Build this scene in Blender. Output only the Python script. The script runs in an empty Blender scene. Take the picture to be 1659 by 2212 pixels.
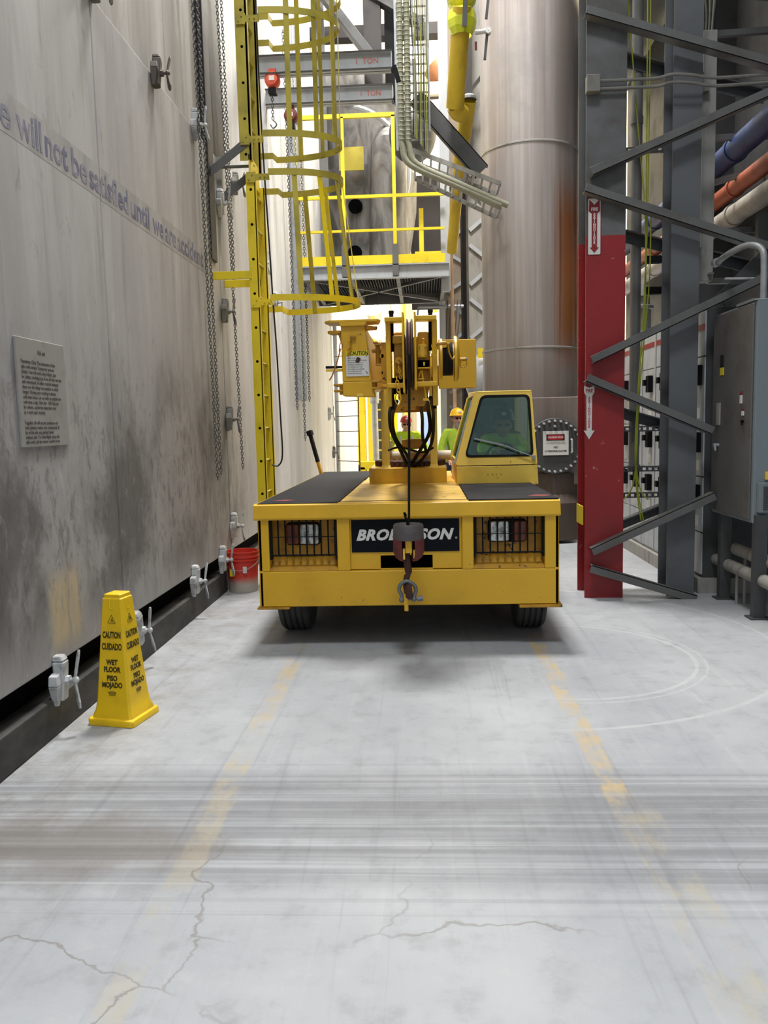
import bpy, bmesh, math, random
from mathutils import Vector, Matrix, Euler
PI = math.pi
SC = bpy.context.scene
COL = SC.collection
random.seed(7)

# ------------------------------------------------------------------ camera
cam_d = bpy.data.cameras.new('camera')
cam_d.sensor_fit = 'HORIZONTAL'
cam_d.sensor_width = 36.0
cam_d.lens = 36.0 * 1760.0 / 1659.0
cam_d.clip_start = 0.05
cam_d.clip_end = 200
cam = bpy.data.objects.new('camera', cam_d)
COL.objects.link(cam)
YAW, PITCH, ROLL = 0.050674510557, 0.105859395546, -0.022689280276
_f = Vector((-math.sin(YAW) * math.cos(PITCH), math.cos(YAW) * math.cos(PITCH), -math.sin(PITCH)))
_r = Vector((math.cos(YAW), math.sin(YAW), 0))
_u = _r.cross(_f)
_r2 = _r * math.cos(ROLL) + _u * math.sin(ROLL)
_u2 = -_r * math.sin(ROLL) + _u * math.cos(ROLL)
_m = Matrix((( _r2.x, _u2.x, -_f.x, 0), (_r2.y, _u2.y, -_f.y, 0), (_r2.z, _u2.z, -_f.z, 1.5), (0, 0, 0, 1)))
cam.matrix_world = _m
SC.camera = cam

# ------------------------------------------------------------------ world, exposure
world = bpy.data.worlds.new('hall_fill')  # even background added as frontal fill through the open near end
SC.world = world
world.use_nodes = True
world.node_tree.nodes['Background'].inputs[0].default_value = (0.86, 0.93, 1.0, 1)
world.node_tree.nodes['Background'].inputs[1].default_value = 0.62
SC.view_settings.view_transform = 'Standard'
SC.view_settings.look = 'None'
SC.view_settings.gamma = 1
SC.view_settings.use_curve_mapping = False
SC.view_settings.exposure = 0.0
SC.cycles.max_bounces = 6
SC.cycles.diffuse_bounces = 4
SC.cycles.glossy_bounces = 3
SC.cycles.transparent_max_bounces = 12
SC.cycles.sample_clamp_indirect = 4
SC.cycles.use_denoising = True

# large lamps of the hall: (x, y, z, size_x, size_y, watts, rgb)
HALL_LAMPS = [
    (-0.3, 8.2, 12.5, 1.6, 1.6, 1560, (1.0, 0.98, 0.95)),
    (0.4, 14.5, 11.5, 2.0, 3.0, 1600, (1.0, 0.98, 0.95)),
    (0.2, 23.0, 10.5, 3.0, 4.0, 1500, (1.0, 0.98, 0.95)),
    (0.0, 0.5, 11.5, 2.0, 2.0, 560, (0.93, 0.97, 1.0)),  # unseen lamp added to light the foreground
    (3.6, 19.0, 13.2, 2.0, 5.0, 3200, (1.0, 0.95, 0.86)),  # unseen lamp added to brighten the far right wall
]

# ------------------------------------------------------------------ helpers: objects
def tag(o, label=None, cat=None, group=None, kind=None):
    if label: o['label'] = label
    if cat: o['category'] = cat
    if group: o['group'] = group
    if kind: o['kind'] = kind
    return o

def empty(name, loc, label=None, cat=None, group=None, kind=None):
    o = bpy.data.objects.new(name, None)
    COL.objects.link(o)
    o.location = loc
    o.empty_display_size = 0.1
    return tag(o, label, cat, group, kind)

def attach(o, parent):
    if parent is None: return
    o.parent = parent
    if parent.type == 'EMPTY':
        o.matrix_parent_inverse = Matrix.Translation(-Vector(parent.location))

def copy_tree(src, loc=None, rotz=None, label=None, group=None):
    r = src.copy(); COL.objects.link(r)
    def kids(a, b):
        for ch in a.children:
            c = ch.copy(); COL.objects.link(c); c.parent = b
            kids(ch, c)
    kids(src, r)
    if loc is not None: r.location = loc
    if rotz is not None: r.rotation_euler = (0, 0, rotz)
    if label: r['label'] = label
    if group: r['group'] = group
    return r

class MB:
    def __init__(s): s.v = []; s.f = []
    def add(s, vs, fs):
        n = len(s.v); s.v += [tuple(v) for v in vs]; s.f += [tuple(i + n for i in f) for f in fs]; return s
    def box(s, x0, x1, y0, y1, z0, z1):
        vs = [(x, y, z) for z in (z0, z1) for y in (y0, y1) for x in (x0, x1)]
        return s.add(vs, [(0, 2, 3, 1), (4, 5, 7, 6), (0, 1, 5, 4), (2, 6, 7, 3), (0, 4, 6, 2), (1, 3, 7, 5)])
    def hexa(s, b, t):      # bottom loop of n points, top loop of n points
        n = len(b)
        fs = [tuple(range(n))[::-1], tuple(range(n, 2 * n))] + [(i, (i + 1) % n, n + (i + 1) % n, n + i) for i in range(n)]
        return s.add(list(b) + list(t), fs)
    def bar(s, p, q, w, h, up=(0, 0, 1)):
        p = Vector(p); q = Vector(q); d = (q - p).normalized(); up = Vector(up)
        if abs(d.dot(up)) > 0.98: up = Vector((0, 1, 0))
        a = d.cross(up).normalized() * w / 2; b = a.normalized().cross(d) * h / 2
        return s.hexa([p - a - b, p + a - b, p + a + b, p - a + b], [q - a - b, q + a - b, q + a + b, q - a + b])
    def angle(s, p, q, w, t=0.008, up=(0, 0, 1), side=1, flip=1):     # L-section bar: flat leg facing -Y plus a leg turned back
        p = Vector(p); q = Vector(q); d = (q - p).normalized(); a = d.cross(Vector((0, 1, 0))).normalized() * flip
        y = Vector((0, 1, 0))
        def quad(o1, o2, wdir, tdir, ww):
            s.hexa([o1, o1 + wdir * ww, o1 + wdir * ww + tdir * t, o1 + tdir * t], [o2, o2 + wdir * ww, o2 + wdir * ww + tdir * t, o2 + tdir * t])
        quad(p, q, a, y, w)
        quad(p, q, y * side, a, w)
        return s
    def tube(s, pts, r, n=8, closed=False, cap=True):
        pts = [Vector(p) for p in pts]; m = len(pts); rs = r if isinstance(r, (list, tuple)) else [r] * m
        vs = []; prev = None
        for i, p in enumerate(pts):
            if closed: d = (pts[(i + 1) % m] - pts[i - 1]).normalized()
            else: d = (pts[min(i + 1, m - 1)] - pts[max(i - 1, 0)]).normalized()
            if prev is None:
                up = Vector((0, 0, 1)) if abs(d.z) < 0.9 else Vector((1, 0, 0))
                a = d.cross(up).normalized()
            else:
                a = (prev - d * prev.dot(d)).normalized()
            prev = a; b = d.cross(a)
            for k in range(n):
                t = 2 * PI * k / n
                vs.append(p + (a * math.cos(t) + b * math.sin(t)) * rs[i])
        fs = []
        rng = range(m) if closed else range(m - 1)
        for i in rng:
            j = (i + 1) % m
            for k in range(n):
                fs.append((i * n + k, i * n + (k + 1) % n, j * n + (k + 1) % n, j * n + k))
        if not closed and cap:
            fs.append(tuple(range(n))[::-1]); fs.append(tuple(range((m - 1) * n, m * n)))
        return s.add(vs, fs)
    def cyl(s, p, q, r, r2=None, n=20):
        return s.tube([p, q], [r, r if r2 is None else r2], n)
    def lathe(s, prof, o=(0, 0, 0), axis='z', n=32, a0=0, a1=2 * PI):
        o = Vector(o); full = abs(a1 - a0 - 2 * PI) < 1e-6; cnt = n if full else n + 1
        vs = []
        for (r, h) in prof:
            for k in range(cnt):
                t = a0 + (a1 - a0) * k / n
                c, sn = r * math.cos(t), r * math.sin(t)
                v = {'z': (c, sn, h), 'y': (c, h, sn), 'x': (h, c, sn)}[axis]
                vs.append(o + Vector(v))
        fs = []
        for i in range(len(prof) - 1):
            for k in range(n):
                k2 = (k + 1) % cnt
                fs.append((i * cnt + k, i * cnt + k2, (i + 1) * cnt + k2, (i + 1) * cnt + k))
        return s.add(vs, fs)
    def prism(s, poly, d0, d1, plane='xz'):      # poly of 2D points pushed from d0 to d1 along the third axis
        def m(p, d):
            return {'xz': (p[0], d, p[1]), 'yz': (d, p[0], p[1]), 'xy': (p[0], p[1], d)}[plane]
        return s.hexa([m(p, d0) for p in poly], [m(p, d1) for p in poly])
    def ring(s, outer, inner, d0, d1, plane='xz'):
        def m(p, d):
            return {'xz': (p[0], d, p[1]), 'yz': (d, p[0], p[1]), 'xy': (p[0], p[1], d)}[plane]
        n = len(outer)
        vs = [m(p, d0) for p in outer] + [m(p, d0) for p in inner] + [m(p, d1) for p in outer] + [m(p, d1) for p in inner]
        fs = []
        for i in range(n):
            j = (i + 1) % n
            fs += [(i, j, n + j, n + i), (2 * n + i, 3 * n + i, 3 * n + j, 2 * n + j), (i, 2 * n + i, 2 * n + j, j), (n + i, n + j, 3 * n + j, 3 * n + i)]
        return s.add(vs, fs)
    def ball(s, c, r, n=12, m=8):
        rx, ry, rz = r if isinstance(r, (tuple, list)) else (r, r, r)
        c = Vector(c); vs = [c + Vector((0, 0, rz))]
        for i in range(1, m):
            t = PI * i / m
            for k in range(n):
                a = 2 * PI * k / n
                vs.append(c + Vector((rx * math.sin(t) * math.cos(a), ry * math.sin(t) * math.sin(a), rz * math.cos(t))))
        vs.append(c - Vector((0, 0, rz)))
        fs = [(0, 1 + k, 1 + (k + 1) % n) for k in range(n)]
        for i in range(m - 2):
            for k in range(n):
                a = 1 + i * n + k; b = 1 + i * n + (k + 1) % n
                fs.append((a, a + n, b + n, b))
        last = len(vs) - 1; base = 1 + (m - 2) * n
        fs += [(last, base + (k + 1) % n, base + k) for k in range(n)]
        return s.add(vs, fs)
    def link(s, c, axis_d, side, L, W, r, n=10):
        c = Vector(c); d = Vector(axis_d).normalized(); w = Vector(side).normalized(); pts = []
        for k in range(n):
            t = 2 * PI * k / n
            ct, st = math.cos(t), math.sin(t)
            pts.append(c + w * (W / 2) * st + d * ((W / 2) * ct + (L - W) / 2 * (1 if ct > 0 else -1)))
        return s.tube(pts, r, 5, closed=True)
    def chain(s, p, q, L=0.05, r=0.005):
        p = Vector(p); q = Vector(q); d = (q - p); n = max(1, int(d.length / (L * 0.78))); dn = d.normalized()
        a = dn.cross(Vector((0, 1, 0.1))).normalized(); b = dn.cross(a)
        for i in range(n):
            s.link(p + d * ((i + .5) / n), dn, a if i % 2 else b, L, L * 0.6, r)
        return s
    def build(s, name, mat, parent=None, origin=None, bevel=0, smooth=True, seg=2):
        me = bpy.data.meshes.new(name)
        o = bpy.data.objects.new(name, me)
        off = Vector(origin) if origin else Vector((0, 0, 0))
        me.from_pydata([tuple(Vector(v) - off) for v in s.v], [], s.f)
        me.materials.append(mat)
        bm = bmesh.new(); bm.from_mesh(me)
        bmesh.ops.recalc_face_normals(bm, faces=bm.faces)
        bm.to_mesh(me); bm.free()
        if smooth:
            me.polygons.foreach_set('use_smooth', [True] * len(me.polygons))
            me.set_sharp_from_angle(angle=math.radians(38))
        o.location = off
        COL.objects.link(o)
        if bevel:
            b = o.modifiers.new('edge', 'BEVEL'); b.width = bevel; b.segments = seg; b.limit_method = 'ANGLE'; b.angle_limit = math.radians(40)
            b.harden_normals = True
        attach(o, parent)
        return o

def arc(c, r, a0, a1, n, plane='xy'):
    out = []
    for i in range(n + 1):
        t = a0 + (a1 - a0) * i / n
        a, b = r * math.cos(t), r * math.sin(t)
        if plane == 'xy': out.append((c[0] + a, c[1] + b, c[2]))
        elif plane == 'xz': out.append((c[0] + a, c[1], c[2] + b))
        else: out.append((c[0], c[1] + a, c[2] + b))
    return out

def smooth_path(pts, n=6):
    P = [Vector(p) for p in pts]; out = []
    for i in range(len(P) - 1):
        p0 = P[max(i - 1, 0)]; p1 = P[i]; p2 = P[i + 1]; p3 = P[min(i + 2, len(P) - 1)]
        for k in range(n):
            t = k / n
            out.append(0.5 * ((2 * p1) + (-p0 + p2) * t + (2 * p0 - 5 * p1 + 4 * p2 - p3) * t * t + (-p0 + 3 * p1 - 3 * p2 + p3) * t ** 3))
    out.append(P[-1]); return out

def rounded(poly, r, n=4):       # rounded corners of a 2D polygon, n+1 points per corner
    out = []; m = len(poly)
    for i in range(m):
        p = Vector(poly[i]); a = (Vector(poly[i - 1]) - p).normalized(); b = (Vector(poly[(i + 1) % m]) - p).normalized()
        p0 = p + a * r; p1 = p + b * r
        for k in range(n + 1):
            t = k / n
            out.append(tuple(p0 * (1 - t) ** 2 + p * 2 * t * (1 - t) + p1 * t * t))
    return out

def text(name, body, size, mat, parent, mtx, extrude=0.0008, shear=0, bold=0, align='CENTER', xs=1.0, spacing=1.0, line=1.0):
    cu = bpy.data.curves.new(name, 'FONT')
    cu.body = body; cu.size = size; cu.extrude = extrude; cu.shear = shear; cu.offset = bold
    cu.align_x = align; cu.align_y = 'CENTER'; cu.space_character = spacing; cu.space_line = line; cu.resolution_u = 3
    tmp = bpy.data.objects.new(name + '_tmp', cu)
    me = bpy.data.meshes.new_from_object(tmp)
    me.name = name
    me.transform(mtx @ Matrix.Diagonal((xs, 1, 1, 1)))
    me.materials.clear(); me.materials.append(mat)
    bpy.data.objects.remove(tmp); bpy.data.curves.remove(cu)
    o = bpy.data.objects.new(name, me); COL.objects.link(o)
    attach(o, parent)
    return o

def face_front(x, y, z, tilt=0.0):      # text frame facing the -Y side
    return Matrix.Translation((x, y, z)) @ Matrix.Rotation(PI / 2 + tilt, 4, 'X')
def face_right(x, y, z):                # text frame on a wall seen from the +X side, reading along +Y
    return Matrix.Translation((x, y, z)) @ Matrix.Rotation(PI / 2, 4, 'Z') @ Matrix.Rotation(PI / 2, 4, 'X')

# ------------------------------------------------------------------ helpers: materials
def lin(c):
    c = c / 255.0
    return c / 12.92 if c <= 0.04045 else ((c + 0.055) / 1.055) ** 2.4
def C(r, g, b): return (lin(r), lin(g), lin(b), 1)

class NT:
    def __init__(s, name):
        s.m = bpy.data.materials.new(name); s.m.use_nodes = True; s.t = s.m.node_tree
        s.b = s.t.nodes['Principled BSDF']; s.pos = s.t.nodes.new('ShaderNodeNewGeometry').outputs['Position']
        s.sep = None
    def L(s, a, b): s.t.links.new(a, b)
    def put(s, sock, v):
        if isinstance(v, bpy.types.NodeSocket): s.L(v, sock)
        else: sock.default_value = v
    def xyz(s):
        if not s.sep:
            s.sep = s.t.nodes.new('ShaderNodeSeparateXYZ'); s.L(s.pos, s.sep.inputs[0])
        return s.sep.outputs
    def map(s, sc=(1, 1, 1), loc=(0, 0, 0), rot=(0, 0, 0), vec=None):
        n = s.t.nodes.new('ShaderNodeMapping'); n.inputs['Scale'].default_value = sc; n.inputs['Location'].default_value = loc; n.inputs['Rotation'].default_value = rot
        s.L(vec or s.pos, n.inputs[0]); return n.outputs[0]
    def noise(s, sc=(1, 1, 1), scale=1.0, det=5, rough=0.55, dist=0.0, loc=(0, 0, 0), rot=(0, 0, 0)):
        n = s.t.nodes.new('ShaderNodeTexNoise'); n.inputs['Scale'].default_value = scale; n.inputs['Detail'].default_value = det
        n.inputs['Roughness'].default_value = rough; n.inputs['Distortion'].default_value = dist
        s.L(s.map(sc, loc, rot), n.inputs['Vector']); return n.outputs['Fac']
    def m2(s, op, a, b=0.0, c=0.0, clamp=False):
        n = s.t.nodes.new('ShaderNodeMath'); n.operation = op; n.use_clamp = clamp
        s.put(n.inputs[0], a); s.put(n.inputs[1], b)
        if op in ('MULTIPLY_ADD', 'SMOOTH_MIN'): s.put(n.inputs[2], c)
        return n.outputs[0]
    def step(s, v, a, b):       # 0 at a, 1 at b (a may be greater than b)
        n = s.t.nodes.new('ShaderNodeMapRange'); n.clamp = True; n.interpolation_type = 'SMOOTHSTEP'
        s.put(n.inputs[0], v); lo, hi = (a, b) if a < b else (b, a)
        n.inputs[1].default_value = lo; n.inputs[2].default_value = hi
        n.inputs[3].default_value = 0 if a < b else 1; n.inputs[4].default_value = 1 if a < b else 0
        return n.outputs[0]
    def mul(s, *a):
        r = a[0]
        for x in a[1:]: r = s.m2('MULTIPLY', r, x)
        return r
    def mix(s, f, a, b):
        n = s.t.nodes.new('ShaderNodeMix'); n.data_type = 'RGBA'
        s.put(n.inputs[0], f); s.put(n.inputs[6], a); s.put(n.inputs[7], b); return n.outputs[2]
    def bump(s, h, strength=0.2, dist=0.01):
        n = s.t.nodes.new('ShaderNodeBump'); n.inputs['Strength'].default_value = strength; n.inputs['Distance'].default_value = dist
        s.L(h, n.inputs['Height']); s.L(n.outputs[0], s.b.inputs['Normal'])
    def out(s, col, rough=0.5, metal=0.0, spec=0.5):
        s.put(s.b.inputs['Base Color'], col); s.put(s.b.inputs['Roughness'], rough); s.put(s.b.inputs['Metallic'], metal)
        s.b.inputs['Specular IOR Level'].default_value = spec
        return s.m

def paint(name, rgb, dirt=None, amt=0.35, rough=0.5, metal=0.0, scale=3.0, stretch=(1, 1, 1), lo=0.45, hi=0.75, bump=0.0, chips=None, chip_amt=0.68, spec=0.5):
    n = NT(name)
    base = C(*rgb)
    if dirt is None: dirt = tuple(c * 0.55 for c in rgb)
    f = n.noise(stretch, scale, 6, 0.6)
    f = n.m2('MULTIPLY', n.step(f, lo, hi), amt)
    col = n.mix(f, base, C(*dirt))
    if chips:
        g = n.noise((1, 1, 1), 22, 4, 0.6)
        h = n.noise((1, 1, 1), 2.3, 3, 0.5)
        gg = n.mul(n.step(g, chip_amt, chip_amt + 0.03), n.step(h, 0.5, 0.6))
        col = n.mix(gg, col, C(*chips))
    r = n.m2('ADD', n.m2('MULTIPLY', f, 0.25), rough)
    if bump: n.bump(n.noise((1, 1, 1), 60, 3, 0.6), bump, 0.004)
    return n.out(col, r, metal, spec)

def plain(name, rgb, rough=0.5, metal=0.0, spec=0.5):
    return paint(name, rgb, amt=0.12, rough=rough, metal=metal, scale=8, spec=spec)

def glow(name, rgb, strength):
    n = NT(name)
    n.b.inputs['Base Color'].default_value = C(*rgb)
    n.b.inputs['Emission Color'].default_value = C(*rgb)
    n.b.inputs['Emission Strength'].default_value = strength
    return n.m

# ------------------------------------------------------------------ materials
M = {}
M['crane'] = paint('crane_yellow', (218, 170, 28), (120, 82, 12), 0.35, 0.38, scale=2.2, lo=0.42, hi=0.85, chips=(70, 34, 16), chip_amt=0.7)
M['crane_dirty'] = paint('crane_yellow_grimy', (190, 138, 22), (72, 46, 14), 0.6, 0.45, scale=7, lo=0.45, hi=0.75, chips=(50, 26, 14), chip_amt=0.62)
M['cab'] = paint('cab_yellow', (232, 196, 78), (150, 110, 30), 0.25, 0.4, scale=3, chips=(90, 50, 20), chip_amt=0.74)
M['deckyellow'] = paint('worn_deck_yellow', (210, 172, 80), (110, 84, 44), 0.6, 0.5, scale=5, stretch=(1, 3, 1), chips=(90, 50, 30), chip_amt=0.62)
M['yellow'] = paint('safety_yellow', (232, 206, 30), (140, 118, 24), 0.5, 0.5, scale=4, lo=0.5, hi=0.8)
M['yellow_aged_shaded'] = paint('aged_shaded_yellow', (186, 170, 56), (122, 112, 50), 0.6, 0.55, scale=3, lo=0.4, hi=0.7)  # aged yellow, darkened to carry the shade on the upper cage
M['black'] = paint('black_rubber', (17, 17, 19), (44, 42, 40), 0.3, 0.7, scale=6, spec=0.15)
M['mat'] = paint('anti_slip_mat', (26, 27, 31), (64, 64, 66), 0.5, 0.75, scale=3, stretch=(1, 2, 1), spec=0.2, bump=0.2)
M['void'] = plain('dark_opening', (7, 7, 8), 0.9, spec=0.05)
M['sticker_black'] = plain('black_vinyl', (13, 15, 21), 0.5, spec=0.12)
M['white'] = plain('white_vinyl', (214, 214, 210), 0.45)
M['ink'] = plain('black_print', (26, 25, 24), 0.6)
M['red_ink'] = plain('red_print', (176, 34, 42), 0.5)
M['grey'] = paint('grey_steel', (96, 96, 95), (60, 56, 51), 0.5, 0.5, scale=3, bump=0.05)
M['grey_dark'] = paint('dark_grey_steel', (66, 67, 68), (42, 39, 36), 0.5, 0.55, scale=3)
M['bluegrey'] = paint('blue_grey_panel', (120, 130, 135), (92, 96, 92), 0.5, 0.42, scale=2, stretch=(2, 2, 0.6))
M['lightgrey'] = paint('light_grey_panel', (172, 176, 180), (120, 122, 124), 0.4, 0.45, scale=4, stretch=(2, 2, 0.5))
M['dusty'] = paint('dusty_metal', (150, 148, 142), (86, 82, 76), 0.6, 0.6, scale=4, stretch=(2, 2, 0.5))
M['galv'] = paint('galvanized', (158, 162, 166), (110, 112, 112), 0.5, 0.4, metal=0.3, scale=9)
M['conduit'] = paint('dusty_conduit', (116, 114, 108), (74, 72, 68), 0.5, 0.55, scale=9)
M['chain'] = paint('dull_chain', (98, 98, 96), (60, 58, 54), 0.5, 0.5, metal=0.4, scale=20)
M['whitepaint'] = paint('whitewashed_metal', (196, 198, 198), (110, 108, 104), 0.6, 0.6, scale=14, lo=0.45, hi=0.65)
M['rust'] = paint('rusty_iron', (78, 48, 40), (40, 28, 26), 0.6, 0.7, metal=0.2, scale=20)
M['hookred'] = paint('faded_red_iron', (112, 44, 42), (60, 44, 42), 0.7, 0.65, scale=14)
M['hookgrey'] = paint('greasy_grey_iron', (86, 80, 80), (52, 42, 42), 0.6, 0.6, scale=10)
M['shackle'] = paint('shackle_grey', (112, 116, 118), (70, 70, 70), 0.5, 0.5, metal=0.3, scale=14)
M['tyre'] = paint('tyre_rubber', (66, 66, 66), (40, 40, 40), 0.5, 0.8, scale=10)
M['hose'] = paint('hydraulic_hose', (26, 24, 22), (52, 44, 34), 0.4, 0.6, scale=12, spec=0.2)
M['orange_lens'] = plain('amber_lens', (104, 44, 16), 0.25)
M['bucket'] = None
M['pipeyellow'] = paint('yellow_pipe_paint', (212, 182, 46), (150, 116, 34), 0.5, 0.45, scale=3, stretch=(2, 2, 0.5))
M['blue'] = paint('blue_pipe', (40, 62, 108), (28, 36, 58), 0.4, 0.5, scale=6)
M['orange'] = paint('orange_pipe', (156, 80, 54), (96, 50, 38), 0.5, 0.5, scale=8)
M['whitepipe'] = paint('white_pipe', (160, 154, 144), (108, 102, 94), 0.6, 0.55, scale=6)
M['brown'] = paint('brown_steel', (30, 22, 20), (22, 18, 17), 0.5, 0.6, scale=3)
M['cream'] = paint('cream_panel', (236, 224, 194), (190, 172, 140), 0.4, 0.6, scale=2, stretch=(1, 1, 0.3))
M['whitewall'] = paint('white_panel', (232, 232, 228), (200, 198, 190), 0.4, 0.6, scale=2, stretch=(1, 1, 0.3))
M['cable'] = paint('grey_green_cable', (142, 142, 122), (96, 96, 80), 0.5, 0.6, scale=12)
M['black_cable'] = plain('black_cable', (26, 26, 26), 0.5)
M['greencable'] = plain('yellow_green_cable', (150, 156, 52), 0.5)
M['skin'] = plain('skin', (196, 146, 122), 0.55)
M['hivis'] = paint('hi_vis_yellow', (196, 226, 40), (150, 180, 40), 0.3, 0.8, scale=9)
M['hivis_dull'] = paint('green_yellow_shirt', (156, 184, 48), (110, 136, 36), 0.4, 0.85, scale=7)
M['reflective'] = plain('reflective_tape', (196, 198, 192), 0.35)
M['denim'] = plain('work_trousers', (44, 52, 70), 0.9)
M['boot'] = plain('work_boot', (50, 38, 30), 0.7)
M['helmet_red'] = plain('red_helmet', (184, 42, 40), 0.35)
M['helmet_yellow'] = plain('yellow_helmet', (226, 178, 24), 0.35)
M['helmet_black'] = plain('black_helmet', (30, 34, 42), 0.15)
M['beard'] = plain('grey_beard', (150, 140, 130), 0.95)
M['eye'] = plain('eye_dark', (24, 20, 18), 0.3)
M['seat'] = plain('red_seat_trim', (120, 40, 40), 0.6)
M['label_yellow'] = plain('yellow_sticker', (222, 204, 40), 0.5)
M['lining'] = paint('cab_lining', (104, 124, 112), (80, 96, 88), 0.4, 0.7, scale=5)
M['lamp'] = glow('lamp_glow', (255, 252, 244), 12)
M['cone'] = paint('cone_plastic', (238, 196, 24), (186, 142, 24), 0.35, 0.42, scale=7)
M['cone_ink'] = plain('cone_lettering', (60, 52, 20), 0.5)
M['redpaint'] = paint('red_column_paint', (138, 20, 24), (96, 18, 22), 0.5, 0.45, scale=3, chips=(168, 120, 120), chip_amt=0.72)

def mk_glass():
    m = bpy.data.materials.new('tinted_glass'); m.use_nodes = True; t = m.node_tree; t.nodes.clear()
    o = t.nodes.new('ShaderNodeOutputMaterial'); mx = t.nodes.new('ShaderNodeMixShader'); a = t.nodes.new('ShaderNodeBsdfTransparent'); g = t.nodes.new('ShaderNodeBsdfGlossy')
    a.inputs[0].default_value = (0.66, 0.80, 0.75, 1); g.inputs[0].default_value = (0.7, 0.9, 0.88, 1); g.inputs['Roughness'].default_value = 0.04
    mx.inputs[0].default_value = 0.06
    t.links.new(a.outputs[0], mx.inputs[1]); t.links.new(g.outputs[0], mx.inputs[2]); t.links.new(mx.outputs[0], o.inputs[0]); return m
M['glass'] = mk_glass()
def mk_lens():
    n = NT('headlight_lens'); n.b.inputs['Coat Weight'].default_value = 0.6
    v = n.noise((1, 1, 1), 30, 3, 0.5)
    return n.out(n.mix(n.step(v, 0.4, 0.7), C(200, 204, 200), C(120, 122, 118)), 0.15, 0.5)
M['lens'] = mk_lens()
def mk_bucket():
    n = NT('dusty_red_plastic'); z = n.xyz()[2]
    v = n.noise((1, 1, 1), 9, 4, 0.6)
    f = n.m2('ADD', n.step(z, 0.22, 0.02), n.m2('MULTIPLY', v, 0.35))
    return n.out(n.mix(n.step(f, 0.35, 1.1), C(206, 54, 40), C(176, 170, 158)), 0.5)
M['bucket'] = mk_bucket()

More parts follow.
